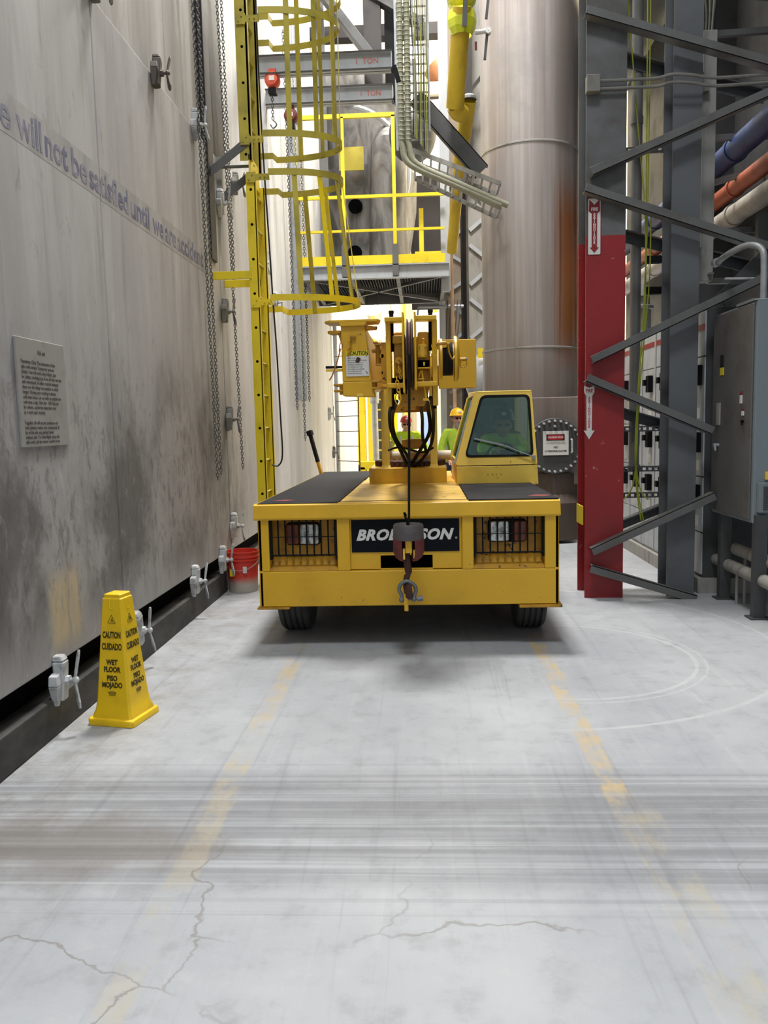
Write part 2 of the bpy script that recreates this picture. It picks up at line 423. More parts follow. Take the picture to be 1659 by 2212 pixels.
def mk_floor():
    n = NT('worn_concrete_floor'); x, y, z = n.xyz()
    big = n.noise((1, 1, 1), 0.7, 6, 0.6)
    fine = n.noise((1, 1, 1), 7, 8, 0.65)
    grain = n.noise((1, 1, 1), 90, 3, 0.6)
    lng = n.noise((16, 0.5, 1), 1.0, 6, 0.6, 0.4)
    col = n.mix(n.step(big, 0.3, 0.72), C(154, 157, 162), C(174, 177, 180))
    col = n.mix(n.m2('MULTIPLY', n.step(fine, 0.48, 0.72), 0.35), col, C(124, 124, 125))
    col = n.mix(n.m2('MULTIPLY', n.step(fine, 0.45, 0.25), 0.4), col, C(182, 182, 181))
    col = n.mix(n.m2('MULTIPLY', n.step(lng, 0.55, 0.72), 0.28), col, C(108, 110, 114))
    col = n.mix(n.m2('MULTIPLY', n.step(lng, 0.42, 0.28), 0.25), col, C(190, 190, 189))
    # warm dirty margin by the left wall
    mm = n.mul(n.step(x, -1.0, -1.8), n.step(n.noise((1, 1, 1), 3.5, 6, 0.7), 0.35, 0.7), 0.6)
    col = n.mix(mm, col, C(128, 122, 112))
    # bands of shade and light across the aisle, painted into the floor colour
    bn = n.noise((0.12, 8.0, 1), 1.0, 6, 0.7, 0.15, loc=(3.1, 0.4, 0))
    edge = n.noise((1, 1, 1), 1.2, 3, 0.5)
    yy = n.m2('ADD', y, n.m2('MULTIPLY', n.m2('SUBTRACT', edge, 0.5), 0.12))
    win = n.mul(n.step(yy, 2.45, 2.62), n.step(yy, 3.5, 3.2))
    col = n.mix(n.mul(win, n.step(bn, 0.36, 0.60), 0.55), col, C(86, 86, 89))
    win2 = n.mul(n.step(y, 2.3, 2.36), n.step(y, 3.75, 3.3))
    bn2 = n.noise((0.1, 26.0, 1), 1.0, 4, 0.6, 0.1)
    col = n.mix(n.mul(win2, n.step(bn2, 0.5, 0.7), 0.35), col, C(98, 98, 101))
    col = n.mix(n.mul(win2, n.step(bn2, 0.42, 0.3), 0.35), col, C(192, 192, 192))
    # brown stain near the wall
    sx = n.m2('ADD', x, 1.35); sy = n.m2('MULTIPLY', n.m2('SUBTRACT', y, 2.78), 2.6)
    dd = n.m2('SQRT', n.m2('ADD', n.mul(sx, sx), n.mul(sy, sy)))
    dd = n.m2('ADD', dd, n.m2('MULTIPLY', n.m2('SUBTRACT', n.noise((1, 1, 1), 3, 5, 0.6), 0.5), 0.9))
    col = n.mix(n.m2('MULTIPLY', n.step(dd, 0.75, 0.25), 0.6), col, C(108, 100, 92))
    # faded yellow lane lines
    def line(cx, w, y0, y1, a):
        d = n.m2('ABSOLUTE', n.m2('SUBTRACT', x, cx))
        d = n.m2('ADD', d, n.m2('MULTIPLY', n.m2('SUBTRACT', fine, 0.5), 0.06))
        wear = n.mul(n.step(n.noise((1.5, 0.8, 1), 3.2, 6, 0.7, loc=(cx, 0, 0)), 0.42, 0.60), n.step(n.noise((0.6, 1.4, 1), 1.3, 3, 0.6, loc=(cx + 3, 2, 0)), 0.34, 0.52))
        return n.mul(n.step(d, w, w - 0.02), wear, n.step(y, y0, y0 + 0.5), n.step(y, y1, y1 - 0.3), a)
    col = n.mix(line(-0.86, 0.06, 2.9, 5.9, 0.6), col, C(182, 162, 122))
    col = n.mix(line(0.75, 0.06, 2.7, 5.9, 0.75), col, C(190, 166, 118))
    col = n.mix(line(-0.84, 0.06, 1.2, 3.4, 0.35), col, C(178, 164, 130))
    col = n.mix(line(0.80, 0.09, 0.8, 3.2, 0.45), col, C(178, 166, 136))
    # tyre arcs scuffed pale
    def ring(cx, cy, r, w, a):
        dx = n.m2('SUBTRACT', x, cx); dy = n.m2('SUBTRACT', y, cy)
        d = n.m2('SQRT', n.m2('ADD', n.mul(dx, dx), n.mul(dy, dy)))
        d = n.m2('ABSOLUTE', n.m2('SUBTRACT', d, r))
        d = n.m2('ADD', d, n.m2('MULTIPLY', n.m2('SUBTRACT', fine, 0.5), 0.03))
        return n.mul(n.step(d, w, w * 0.3), n.step(x, 0.5, 1.0), n.step(fine, 0.3, 0.5), a)
    col = n.mix(ring(0.85, 5.15, 0.82, 0.02, 0.6), col, C(190, 190, 190))
    col = n.mix(ring(0.85, 5.15, 0.88, 0.012, 0.5), col, C(190, 190, 190))
    col = n.mix(ring(0.6, 5.6, 1.72, 0.022, 0.6), col, C(190, 190, 190))
    # cracks
    vo = n.t.nodes.new('ShaderNodeTexVoronoi'); vo.feature = 'DISTANCE_TO_EDGE'; vo.inputs['Scale'].default_value = 0.75
    wob = n.t.nodes.new('ShaderNodeTexNoise'); wob.inputs['Scale'].default_value = 3.0; wob.inputs['Detail'].default_value = 8
    n.L(n.pos, wob.inputs['Vector'])
    mixv = n.t.nodes.new('ShaderNodeMix'); mixv.data_type = 'RGBA'; mixv.blend_type = 'LINEAR_LIGHT'; mixv.inputs[0].default_value = 0.22
    n.L(n.pos, mixv.inputs[6]); n.L(wob.outputs['Color'], mixv.inputs[7]); n.L(mixv.outputs[2], vo.inputs['Vector'])
    crk = n.mul(n.step(vo.outputs['Distance'], 0.006, 0.001), n.step(n.noise((1, 1, 1), 0.9, 3, 0.5, loc=(5, 2, 0)), 0.44, 0.56), n.step(y, 3.4, 2.4))
    col = n.mix(n.m2('MULTIPLY', crk, 0.5), col, C(104, 98, 84))
    # saw joints far away
    j = n.m2('ABSOLUTE', n.m2('SUBTRACT', n.m2('MODULO', n.m2('ADD', y, 1.2), 3.0), 1.5))
    col = n.mix(n.mul(n.step(j, 0.006, 0.002), 0.4), col, C(120, 120, 118))
    h = n.m2('ADD', n.m2('MULTIPLY', fine, 0.7), n.m2('MULTIPLY', grain, 0.25))
    h = n.m2('SUBTRACT', h, n.m2('MULTIPLY', crk, 0.5))
    n.bump(h, 0.25, 0.01)
    r = n.m2('ADD', n.m2('MULTIPLY', fine, 0.25), 0.42)
    return n.out(col, r, 0, 0.4)
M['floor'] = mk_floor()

def mk_wall(name, a, b, dark, seam=True):
    n = NT(name); x, y, z = n.xyz()
    st = n.noise((1, 2.6, 0.35), 1.0, 8, 0.62, 0.6)
    st2 = n.noise((1, 9, 0.5), 1.0, 6, 0.6)
    blot = n.noise((1, 1, 0.8), 1.1, 6, 0.6, 0.3, loc=(2, 1, 0))
    col = n.mix(n.step(st, 0.3, 0.7), C(*a), C(*b))
    col = n.mix(n.m2('MULTIPLY', n.step(st2, 0.52, 0.72), 0.35), col, C(*dark))
    # grime collects in a belt about waist to head height
    belt = n.mul(n.step(z, 0.25, 0.75), n.step(z, 2.3, 1.3), n.step(y, 9.5, 7.0))
    col = n.mix(n.mul(belt, n.step(blot, 0.40, 0.60), 0.85), col, C(74, 71, 68))
    col = n.mix(n.mul(n.step(z, 2.6, 1.2), n.step(y, 11.0, 8.0), n.step(st, 0.3, 0.6), 0.45), col, C(126, 124, 123))
    fine2 = n.noise((1, 5, 2.2), 3.0, 7, 0.75, 0.6, loc=(7, 0, 3))
    col = n.mix(n.mul(belt, n.step(fine2, 0.5, 0.62), 0.5), col, C(88, 85, 82))
    col = n.mix(n.mul(belt, n.step(fine2, 0.42, 0.32), 0.5), col, C(168, 166, 164))
    rub = n.noise((1, 3.0, 1.2), 2.6, 7, 0.7, 0.8)
    col = n.mix(n.m2('MULTIPLY', n.step(rub, 0.58, 0.7), 0.4), col, C(118, 114, 110))
    col = n.mix(n.m2('MULTIPLY', n.step(rub, 0.4, 0.28), 0.35), col, C(206, 204, 200))
    # a tan splash low down by the cone
    d1 = n.m2('ABSOLUTE', n.m2('SUBTRACT', y, 4.05))
    tan = n.mul(n.step(d1, 0.22, 0.12), n.step(z, 0.85, 0.7), n.step(z, 0.36, 0.5), n.step(rub, 0.3, 0.6), 0.7)
    col = n.mix(tan, col, C(206, 186, 140))
    n.bump(n.m2('ADD', n.m2('MULTIPLY', rub, 0.6), n.m2('MULTIPLY', st, 0.4)), 0.15, 0.01)
    return n.out(col, 0.72, 0, 0.3)
M['panelwall'] = mk_wall('stained_concrete_panel', (166, 164, 162), (190, 188, 187), (122, 118, 112))
M['farwall'] = mk_wall('pale_streaked_concrete', (186, 185, 184), (206, 206, 206), (156, 152, 148))
M['upperwall'] = mk_wall('streaked_upper_concrete', (156, 152, 146), (194, 191, 188), (112, 104, 94))
def mk_text():
    n = NT('faded_blue_lettering')
    v = n.noise((1, 6, 1.5), 2.2, 6, 0.7)
    return n.out(n.mix(n.step(v, 0.42, 0.62), C(98, 100, 128), C(146, 145, 152)), 0.7)
M['wallink'] = mk_text()
M['halo'] = paint('lettering_ghost', (171, 169, 167), (156, 153, 150), 0.9, 0.72, scale=2, stretch=(1, 3, 1), lo=0.4, hi=0.6)

def mk_stack():
    n = NT('weathered_stack_steel'); x, y, z = n.xyz()
    v1 = n.noise((7, 7, 0.25), 1.0, 6, 0.6); v2 = n.noise((22, 22, 0.3), 1.0, 5, 0.6); b = n.noise((1, 1, 1), 1.4, 5, 0.6)
    col = n.mix(n.step(v1, 0.35, 0.68), C(146, 137, 132), C(168, 162, 160))
    col = n.mix(n.m2('MULTIPLY', n.step(v2, 0.5, 0.7), 0.25), col, C(120, 96, 82))
    col = n.mix(n.m2('MULTIPLY', n.step(b, 0.5, 0.7), 0.45), col, C(132, 128, 130))
    rr = n.mul(n.step(x, 1.55, 1.80), n.step(z, 4.7, 3.9), n.step(z, 1.9, 2.7), n.step(v1, 0.30, 0.48), 0.9)
    col = n.mix(rr, col, C(156, 92, 26))
    col = n.mix(n.mul(rr, n.step(v2, 0.5, 0.62), 0.8), col, C(70, 44, 24))
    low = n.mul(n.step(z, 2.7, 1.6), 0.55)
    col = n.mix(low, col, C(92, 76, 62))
    return n.out(col, 0.5, 0.25)
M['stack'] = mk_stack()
def mk_vessel():
    n = NT('mottled_vessel_steel')
    v1 = n.noise((3, 3, 0.8), 1.0, 6, 0.6, 1.0, rot=(0, 0.5, 0)); b = n.noise((1, 1, 1), 2, 6, 0.7)
    col = n.mix(n.step(v1, 0.35, 0.65), C(66, 63, 60), C(122, 120, 118))
    col = n.mix(n.m2('MULTIPLY', n.step(b, 0.55, 0.7), 0.5), col, C(110, 92, 76))
    return n.out(col, 0.6, 0.1)
M['vessel'] = mk_vessel()
def mk_corr(name, rgb, shade):
    n = NT(name); x, y, z = n.xyz()
    w = n.m2('SINE', n.m2('MULTIPLY', n.m2('ADD', x, y), 30.0))
    n.bump(w, 0.6, 0.02)
    v = n.noise((2, 2, 0.3), 2, 5, 0.6)
    return n.out(n.mix(n.m2('MULTIPLY', n.step(v, 0.45, 0.7), 0.4), C(*rgb), C(*shade)), 0.5)
M['corr'] = mk_corr('ribbed_white_sheet', (226, 226, 224), (176, 174, 170))
M['corr_cream'] = mk_corr('ribbed_cream_sheet', (238, 226, 196), (200, 182, 148))
def mk_curb():
    n = NT('grimy_curb'); v = n.noise((1, 1.5, 3), 1.6, 7, 0.65)
    return n.out(n.mix(n.step(v, 0.35, 0.7), C(38, 38, 38), C(74, 72, 68)), 0.7)
M['curb'] = mk_curb()
def mk_redcol():
    n = NT('column_two_tone'); x, y, z = n.xyz()
    v = n.noise((1, 1, 1), 2.5, 6, 0.6); w = n.noise((1, 1, 1), 14, 4, 0.6); w2 = n.noise((1, 1, 1), 2.0, 3, 0.5, loc=(1, 4, 2))
    red = n.mix(n.m2('MULTIPLY', n.step(v, 0.45, 0.7), 0.4), C(142, 24, 28), C(100, 18, 22))
    red = n.mix(n.mul(n.step(w, 0.66, 0.7), n.step(w2, 0.5, 0.56), 0.6), red, C(190, 130, 130))
    gr = n.mix(n.step(v, 0.35, 0.7), C(98, 100, 101), C(74, 70, 65))
    lim = n.m2('ADD', z, 0.0)
    return n.out(n.mix(n.step(lim, 3.0, 2.99), gr, red), 0.5)
M['redcol'] = mk_redcol()
# ================================================================== lamps of the hall
HL = 'high bay lamps over the aisle'
def bay_lamp(i, p):
    x, y, z, sx, sy, w, rgb = p
    ld = bpy.data.lights.new('lamp_light', 'AREA'); ld.shape = 'RECTANGLE'; ld.size = sx; ld.size_y = sy; ld.energy = w; ld.color = rgb
    lo = bpy.data.objects.new('lamp_light', ld); COL.objects.link(lo)
    root = empty('high_bay_lamp', (x, y, z), 'unseen rectangular lamp hung below the roof to light the hall', 'lamp', HL)
    attach(lo, root); lo.location = (x, y, z - 0.03)
    MB().box(x - sx / 2, x + sx / 2, y - sy / 2, y + sy / 2, z, z + 0.12).box(x - 0.03, x + 0.03, y - 0.03, y + 0.03, z + 0.12, 13.99).build('lamp_housing', M['galv'], root)
for i, p in enumerate(HALL_LAMPS): bay_lamp(i, p)

# ================================================================== the hall shell
XL = -1.86
def st(name, mb, mat, parent=None, **k):
    o = mb.build(name, mat, parent, **k)
    if parent is None: o['kind'] = 'structure'
    return o
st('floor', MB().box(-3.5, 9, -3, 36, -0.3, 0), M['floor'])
# left wall: upper wall set back behind the removable shield panels, deep wall behind the gap
wl = st('wall_left', MB().box(-2.6, -2.0, -3, 17.4, 0, 14), M['upperwall'])
def wall_piece(name, mb, mat, **k): return mb.build(name, mat, wl, **k)
wall_piece('upper_panel', MB().box(-2.0, -1.90, -3, 7.3, 4.0, 14), M['upperwall'], bevel=0.01)
wall_piece('upper_panel', MB().box(-2.0, -1.94, 8.15, 12.0, 4.0, 14), M['farwall'], bevel=0.01)
wall_piece('upper_panel', MB().box(-2.0, -1.94, 12.02, 17.3, 4.0, 14), M['farwall'], bevel=0.01)
wall_piece('pilaster', MB().box(-2.0, -1.84, 7.32, 7.52, 3.0, 14).box(-2.0, -1.87, 7.60, 8.1, 3.9, 14), M['brown'], bevel=0.006)
edges = [-3, 1.9, 4.84, 7.66, 10.4, 13.1, 17.2]
for i in range(len(edges) - 1):
    a, b = edges[i], edges[i + 1]
    top = 3.985 if i < 4 else 9.0
    wall_piece('shield_panel', MB().box(-1.99, XL, a + (0.012 if i == 3 else 0.004), b - (0.012 if i == 2 else 0.004), 0.347, top), M['panelwall'] if i < 4 else M['farwall'], bevel=0.008)
st('baseboard_left', MB().box(-2.0, -1.85, -3, 17.2, 0, 0.19), M['curb'], bevel=0.01)
st('trim_1', MB().box(-2.0, -1.96, -3, 17.2, 0.19, 0.347), M['void'])
# steel cover strip between the second and third panels
wall_piece('joint_strip', MB().box(-1.99, XL - 0.05, 7.64, 7.68, 0.347, 3.98), M['void'])
wall_piece('corner_fin', MB().prism([(-1.86, 3.985), (-1.80, 3.985), (-1.86, 3.1)], 7.70, 7.74, 'xz'), M['dusty'])

# right side and far end
st('wall_right', MB().box(5.6, 5.9, -3, 13.5, 0, 14), M['grey_dark'])
st('wall_right_far', MB().box(5.6, 5.9, 13.5, 36, 0, 14), M['corr_cream'])
wr2 = st('wall_back', MB().box(-3.5, 9, 34, 34.3, 0, 14), M['corr_cream'])
st('ceiling', MB().box(-3.5, 9, -3, 36, 14, 14.2), M['cream'])
for k, y in enumerate((11, 14.5, 18, 22, 26, 30)):
    st('trim_%d' % (k + 2), MB().box(-2.6, 5.6, y - 0.12, y + 0.12, 13.2, 14), M['brown'])
# deck added over the right bay to keep the light off it
st('trim_8', MB().box(2.3, 5.6, 2.2, 13.5, 6.6, 6.8).box(2.3, 2.42, 2.2, 13.5, 6.35, 6.8), M['grey_dark'])
# left side beyond the panels: ribbed white cladding, then open hall
st('wall_left_far', MB().box(-3.0, -2.0, 17.4, 34, 0, 14), M['corr'])

# blue stencilled wording on the near panels, over a paler masking strip
wall_piece('lettering_strip', MB().box(XL, XL + 0.0006, 1.95, 4.835, 2.85, 3.04).box(XL, XL + 0.0006, 4.845, 7.25, 2.845, 3.035), M['halo'])
for body, y0, y1 in (('We', 3.45, 3.80), ('will', 3.86, 4.11), ('not', 4.145, 4.405), ('be', 4.455, 4.65), ('satisfied', 4.69, 5.295), ('until', 5.345, 5.70), ('we', 5.77, 6.0), ('are', 6.05, 6.31), ('accident f', 6.34, 7.20)):
    t_ = text('lettering', body, 0.20, M['wallink'], wl, face_right(XL + 0.0014, 0, 2.94), 0.0004, 0, 0.0035, 'LEFT')
    ys = [v.co.y for v in t_.data.vertices]; a_, b_ = min(ys), max(ys)
    for v in t_.data.vertices: v.co.y = y0 + (v.co.y - a_) * (y1 - y0) / (b_ - a_)

# the notice plaque
pl = empty('notice_plaque', (XL, 3.93, 1.69), 'weathered notice sheet with paragraphs of small print on the grey wall', 'notice')
MB().box(XL, XL + 0.012, 3.68, 4.185, 1.435, 1.945).build('board', paint('plaque_board', (150, 148, 144), (120, 117, 112), 0.6, 0.6, scale=6), pl, bevel=0.004)
pi = plain('faded_print', (84, 82, 80), 0.7)
text('heading', "Nil ani", 0.03, pi, pl, face_right(XL + 0.0128, 3.93, 1.885), 0.0004)
random.seed(3)
para = ["Transition. Click. The reduction of the", "safe work means. Temporary area to", "Grade. You will need a boy helper, just", "for safety, a helping eye. If we all help one the", "safe movement. In other require manager", "these are the things we consider a whole", "longer. During your training is shown", "with time focus. Let us work to people now", "with time, a day. One day - 100. Stay on", "for others, watch the important area", "as a work your success."]
for i, s in enumerate(para): text('print_line', s, 0.0235, pi, pl, face_right(XL + 0.0128, 3.72, 1.835 - i * 0.0235), 0.0004, align='LEFT', xs=0.95)
for i, s in enumerate(["Together all will not be careless to do", "best conduct makes one component all", "be of the safe way getting home", "without one. To some highly cause the", "safe work call the trainer worker is on."]):
    text('print_line', s, 0.0235, pi, pl, face_right(XL + 0.0128, 3.72, 1.55 - i * 0.0225), 0.0004, align='LEFT', xs=0.95)

# ------------------------------------------------------------------ panel clamps
M['clampdark'] = paint('dark_clamp_iron', (84, 76, 68), (56, 48, 42), 0.5, 0.6, scale=14)
def make_clamp():
    r = empty('panel_clamp', (0, 0, 0), 'clamp', 'clamp', 'whitewashed clamps along the foot of the left wall')
    # local frame: wall face at x = 0, +x into the aisle
    MB().hexa([(0, -0.035, -0.13), (0.05, -0.03, -0.13), (0.05, 0.03, -0.13), (0, 0.035, -0.13)], [(0, -0.035, 0.07), (0.06, -0.035, 0.07), (0.06, 0.035, 0.07), (0, 0.035, 0.07)]).hexa([(0, -0.035, 0.07), (0.06, -0.035, 0.07), (0.06, 0.035, 0.07), (0, 0.035, 0.07)], [(0, -0.028, 0.1), (0.045, -0.028, 0.1), (0.045, 0.028, 0.1), (0, 0.028, 0.1)]).build('clamp_block', M['whitepaint'], r, bevel=0.01)
    MB().hexa([(0.0, -0.09, -0.04), (0.05, -0.09, -0.04), (0.05, -0.035, -0.04), (0, -0.035, -0.04)], [(0.0, -0.08, 0.01), (0.045, -0.08, 0.01), (0.045, -0.035, 0.02), (0, -0.035, 0.02)]).hexa([(0.0, -0.05, -0.15), (0.03, -0.05, -0.15), (0.03, -0.03, -0.15), (0, -0.03, -0.15)], [(0.0, -0.09, -0.04), (0.05, -0.09, -0.04), (0.05, -0.035, -0.04), (0, -0.035, -0.04)]).build('jaw', M['whitepaint'], r, bevel=0.006)
    MB().cyl((0.05, 0, -0.03), (0.105, 0, -0.03), 0.011, n=10).cyl((0.055, 0, -0.03), (0.075, 0, -0.03), 0.024, n=6).build('bolt', M['whitepaint'], r)
    lv = MB()
    for (ty, tz, w0, w1) in ((0.035, 0.115, 0.018, 0.034), (-0.02, -0.17, 0.018, 0.038)):
        p = Vector((0.098, 0, -0.03)); q = Vector((0.112 if tz > 0 else 0.125, ty, tz)); d = (q - p).normalized(); sd_ = Vector((0.75, 0.66, 0)).cross(d).normalized(); n_ = sd_.cross(d) * 0.005
        q0 = p + (q - p) * 0.8
        lv.hexa([p - sd_ * w0 / 2 - n_, p + sd_ * w0 / 2 - n_, p + sd_ * w0 / 2 + n_, p - sd_ * w0 / 2 + n_], [q0 - sd_ * w1 / 2 - n_, q0 + sd_ * w1 / 2 - n_, q0 + sd_ * w1 / 2 + n_, q0 - sd_ * w1 / 2 + n_])
        lv.hexa([q0 - sd_ * w1 / 2 - n_, q0 + sd_ * w1 / 2 - n_, q0 + sd_ * w1 / 2 + n_, q0 - sd_ * w1 / 2 + n_], [q - sd_ * w1 / 4 - n_, q + sd_ * w1 / 4 - n_, q + sd_ * w1 / 4 + n_, q - sd_ * w1 / 4 + n_])
    lv.ball((0.102, 0, -0.03), 0.019, 8, 6)
    lv.build('wing_lever', M['whitepaint'], r, bevel=0.003)
    return r
clamps = [((XL, 3.88, 0.30), 0, 'whitewashed clamp at the foot of the wall, the one nearest the viewer', None),
          ((XL, 4.98, 0.27), 1, 'whitewashed clamp at the foot of the wall, half hidden behind the yellow cone', None),
          ((XL, 6.32, 0.33), 0, 'whitewashed clamp at the foot of the wall, first one this side of the red bucket', None),
          ((XL, 7.22, 0.35), 0, 'whitewashed clamp at the foot of the wall just above the red bucket', None),
          ((XL, 7.70, 0.60), 1, 'pale clamp low on the wall seam above the red bucket', None),
          ((XL, 7.70, 1.62), 2, 'dark clamp on the wall seam at head height between the chains', None),
          ((XL, 7.70, 2.62), 2, 'small dark clamp on the wall seam beside the ladder', None),
          ((XL, 7.70, 3.60), 1, 'boxy pale clamp near the top of the wall seam', None),
          ((XL, 5.95, 4.03), 3, 'brown clamp gripping the upper edge of the panel, upper one of two', None),
          ((XL, 6.95, 4.03), 1, 'pale grey clamp gripping the upper edge of the panel beside the chain', None),
          ((XL, 8.35, 3.95), 2, 'rusty clamp under the grey struts of the yellow ladder', None),
          ((XL, 4.88, 4.08), 2, 'dark clamp cut off by the upper edge of the picture', None),
          ((XL, 9.55, 3.42), 1, 'grey clamp on the bright wall behind the dark hanging cord', None),
          ((XL, 10.4, 3.1), 1, 'grey clamp on the bright wall beside the ladder cage bars', None),
          ((XL, 10.9, 0.45), 1, 'small pale clamp by the floor behind the crane corner', None),
          ((XL, 16.0, 1.78), 1, 'small distant clamp on the white wall beside the wire rungs', None),
          ((XL, 16.6, 1.0), 2, 'small distant clamp low on the white wall beside the wire rungs', None)]
c0 = make_clamp()
for i, (loc, kind, lab, g) in enumerate(clamps):
    c = c0 if i == 0 else copy_tree(c0)
    c.location = loc; c['label'] = lab
    c['group'] = 'clamps along the foot of the left wall' if loc[2] < 0.5 else 'clamps on the upper edge and seam of the left wall'
    if kind == 1 and i % 2: c.rotation_euler = (0.25, 0, 0)
    if kind >= 2:
        c.rotation_euler = (-0.2, 0, 0.1)
        for ch in c.children:
            ch.data = ch.data.copy(); ch.data.materials[0] = M['clampdark'] if kind == 3 else M['conduit']

# ------------------------------------------------------------------ chains on the wall
def chain_thing(name, pts, label, group, L=0.036, r=0.0042):
    mb = MB()
    for a, b in zip(pts[:-1], pts[1:]): mb.chain(a, b, L, r)
    o = mb.build(name, M['chain'], origin=pts[0]); tag(o, label, 'chain', group)
    return o
G1 = 'hand chains hanging in front of the left wall'
chain_thing('hanging_chain', [(-1.80, 7.02, 1.06), (-1.80, 6.86, 5.4)], 'hanging steel chain ending lowest of the pair nearest the viewer', G1)
chain_thing('hanging_chain', [(-1.80, 7.14, 1.10), (-1.80, 7.02, 5.4)], 'hanging steel chain just beyond the lowest-ending one', G1)
chain_thing('hanging_chain', [(-1.80, 8.02, 1.10), (-1.80, 7.72, 5.6)], 'hanging steel chain between the wall seam and the yellow ladder', G1)
chain_thing('hanging_chain', [(-1.80, 7.98, 2.9), (-1.80, 7.90, 5.6)], 'short upper run of hanging chain beside the ladder struts', G1, 0.036, 0.004)
for i, (y, zb, lab) in enumerate([(11.6, 1.75, 'fine chain hanging on the bright wall, first behind the ladder cage'), (12.3, 1.3, 'fine chain hanging on the bright wall, second behind the ladder cage'), (12.9, 1.9, 'fine chain hanging on the bright wall, third behind the ladder cage')]):
    chain_thing('hanging_chain', [(-1.79, y, zb), (-1.79, y - 0.15, 6.8)], lab, 'fine chains on the bright wall behind the cage', 0.05, 0.006)
# pale conduits on the far left wall
for i, (y, lab) in enumerate([(12.05, 'pale vertical conduit between two fine chains on the bright wall'), (12.55, 'pale vertical conduit just past the fine chains')]):
    tag(MB().cyl((-1.82, y, 1.9), (-1.82, y, 7.5), 0.05, n=10).build('wall_conduit', M['galv'], origin=(-1.82, y, 1.9)), lab, 'conduit')
for i, (y, lab) in enumerate([(16.9, 'grey upright pole at the end of the white wall carrying wire rungs')]):
    tag(MB().cyl((-1.78, y, 0), (-1.78, y, 3.6), 0.045, n=10).build('wall_pole', M['galv'], origin=(-1.78, y, 0)), lab, 'pole')

# ------------------------------------------------------------------ yellow caged ladder
LX, LY0, LY1 = -1.49, 7.4, 7.82
lad = empty('caged_ladder', (LX, 7.6, 0), 'yellow fixed ladder with a safety cage on the left wall', 'ladder')
def plate(mb, x0, x1, y, z0, z1, t=0.012): mb.box(x0, x1, y, y + t, z0, z1)
for (y, n) in ((LY0, 0), (LY1, 1)):
    s = MB().box(LX - 0.042, LX + 0.042, y, y + 0.012, 0, 3.73).box(LX + 0.03, LX + 0.042, y, y + 0.05, 0, 3.73)
    s.build('stringer', M['yellow'], lad, bevel=0.002)
    s = MB().box(LX - 0.085, LX + 0.02, y, y + 0.012, 3.85, 9.5).box(LX - 0.0, LX + 0.02, y, y + 0.06, 3.85, 9.5)
    s.build('upper_stringer', M['yellow_aged_shaded'], lad, bevel=0.002)
for k in range(30):
    z = 0.3 + k * 0.3
    if 3.7 < z < 3.86: continue
    MB().cyl((LX - 0.0 if z < 3.8 else LX - 0.03, LY0, z), (LX - 0.0 if z < 3.8 else LX - 0.03, LY1 + 0.01, z), 0.013, n=8).build('rung', M['yellow_aged_shaded'], lad)
def hoop(z, reach, half, mat, x0=LX, tilt=0.0, h=0.055, t=0.008):
    # strap from the near stringer out into the aisle and back to the far stringer
    ym = (LY0 + LY1) / 2; pts = [(x0, LY0 - 0.012), (x0 + 0.17, LY0 - 0.012)]
    cx = x0 + 0.17; rx = reach - 0.17
    for k in range(0, 25):
        a = -PI / 2 + PI * k / 24
        pts.append((cx + rx * max(0, math.cos(a)) ** 0.9 if k not in (0, 24) else cx + 0.02, ym + half * math.sin(a)))
    pts += [(x0 + 0.17, LY1 + 0.024), (x0, LY1 + 0.024)]
    vs, fs = [], []
    n = len(pts)
    for i, (x, y) in enumerate(pts):
        p = Vector((x, y, 0)); a = Vector(pts[max(i - 1, 0)] + (0,)); b = Vector(pts[min(i + 1, n - 1)] + (0,))
        d = (b - a).normalized(); nrm = Vector((d.y, -d.x, 0)) * t / 2
        zz = z + tilt * (x - x0)
        for (o, dz) in ((nrm, -h / 2), (nrm, h / 2), (-nrm, h / 2), (-nrm, -h / 2)):
            vs.append((x + o.x, y + o.y, zz + dz))
    for i in range(n - 1):
        for k in range(4):
            fs.append((i * 4 + k, i * 4 + (k + 1) % 4, i * 4 + 4 + (k + 1) % 4, i * 4 + 4 + k))
    fs += [(0, 1, 2, 3), ((n - 1) * 4 + 3, (n - 1) * 4 + 2, (n - 1) * 4 + 1, (n - 1) * 4)]
    m = MB().add(vs, fs).box(x0 - 0.03, x0 + 0.05, LY0 - 0.02, LY0 - 0.005, z - 0.045, z + 0.045)
    for (bx, bz) in ((-0.01, -0.02), (0.02, 0.02), (0.09, 0.0), (0.13, 0.0)):
        m.cyl((x0 + bx, LY0 - 0.03, z + bz), (x0 + bx, LY0 - 0.012, z + bz), 0.007, n=6)
    m.build('cage_hoop', mat, lad)
    return cx, rx, ym, half
def hoop_pt(z, reach, half, a, x0=LX, tilt=0.0):
    ym = (LY0 + LY1) / 2; cx = x0 + 0.17; rx = reach - 0.17
    x = cx + rx * math.cos(a) ** 0.9
    return Vector((x, ym + half * math.sin(a), z + tilt * (x - x0)))
H = [(2.62, 0.93, 0.47, M['yellow'], LX, 0.0), (3.70, 0.80, 0.36, M['yellow_aged_shaded'], LX, 0.0)]
H2 = [(4.02, 0.84, 0.36, M['yellow_aged_shaded'], LX - 0.04, 0.0), (5.02, 0.84, 0.36, M['yellow_aged_shaded'], LX - 0.04, 0.0), (5.25, 0.86, 0.37, M['yellow_aged_shaded'], LX - 0.04, 0.0), (6.4, 0.84, 0.36, M['yellow_aged_shaded'], LX - 0.04, 0.0)]
for h in H + H2: hoop(*h)
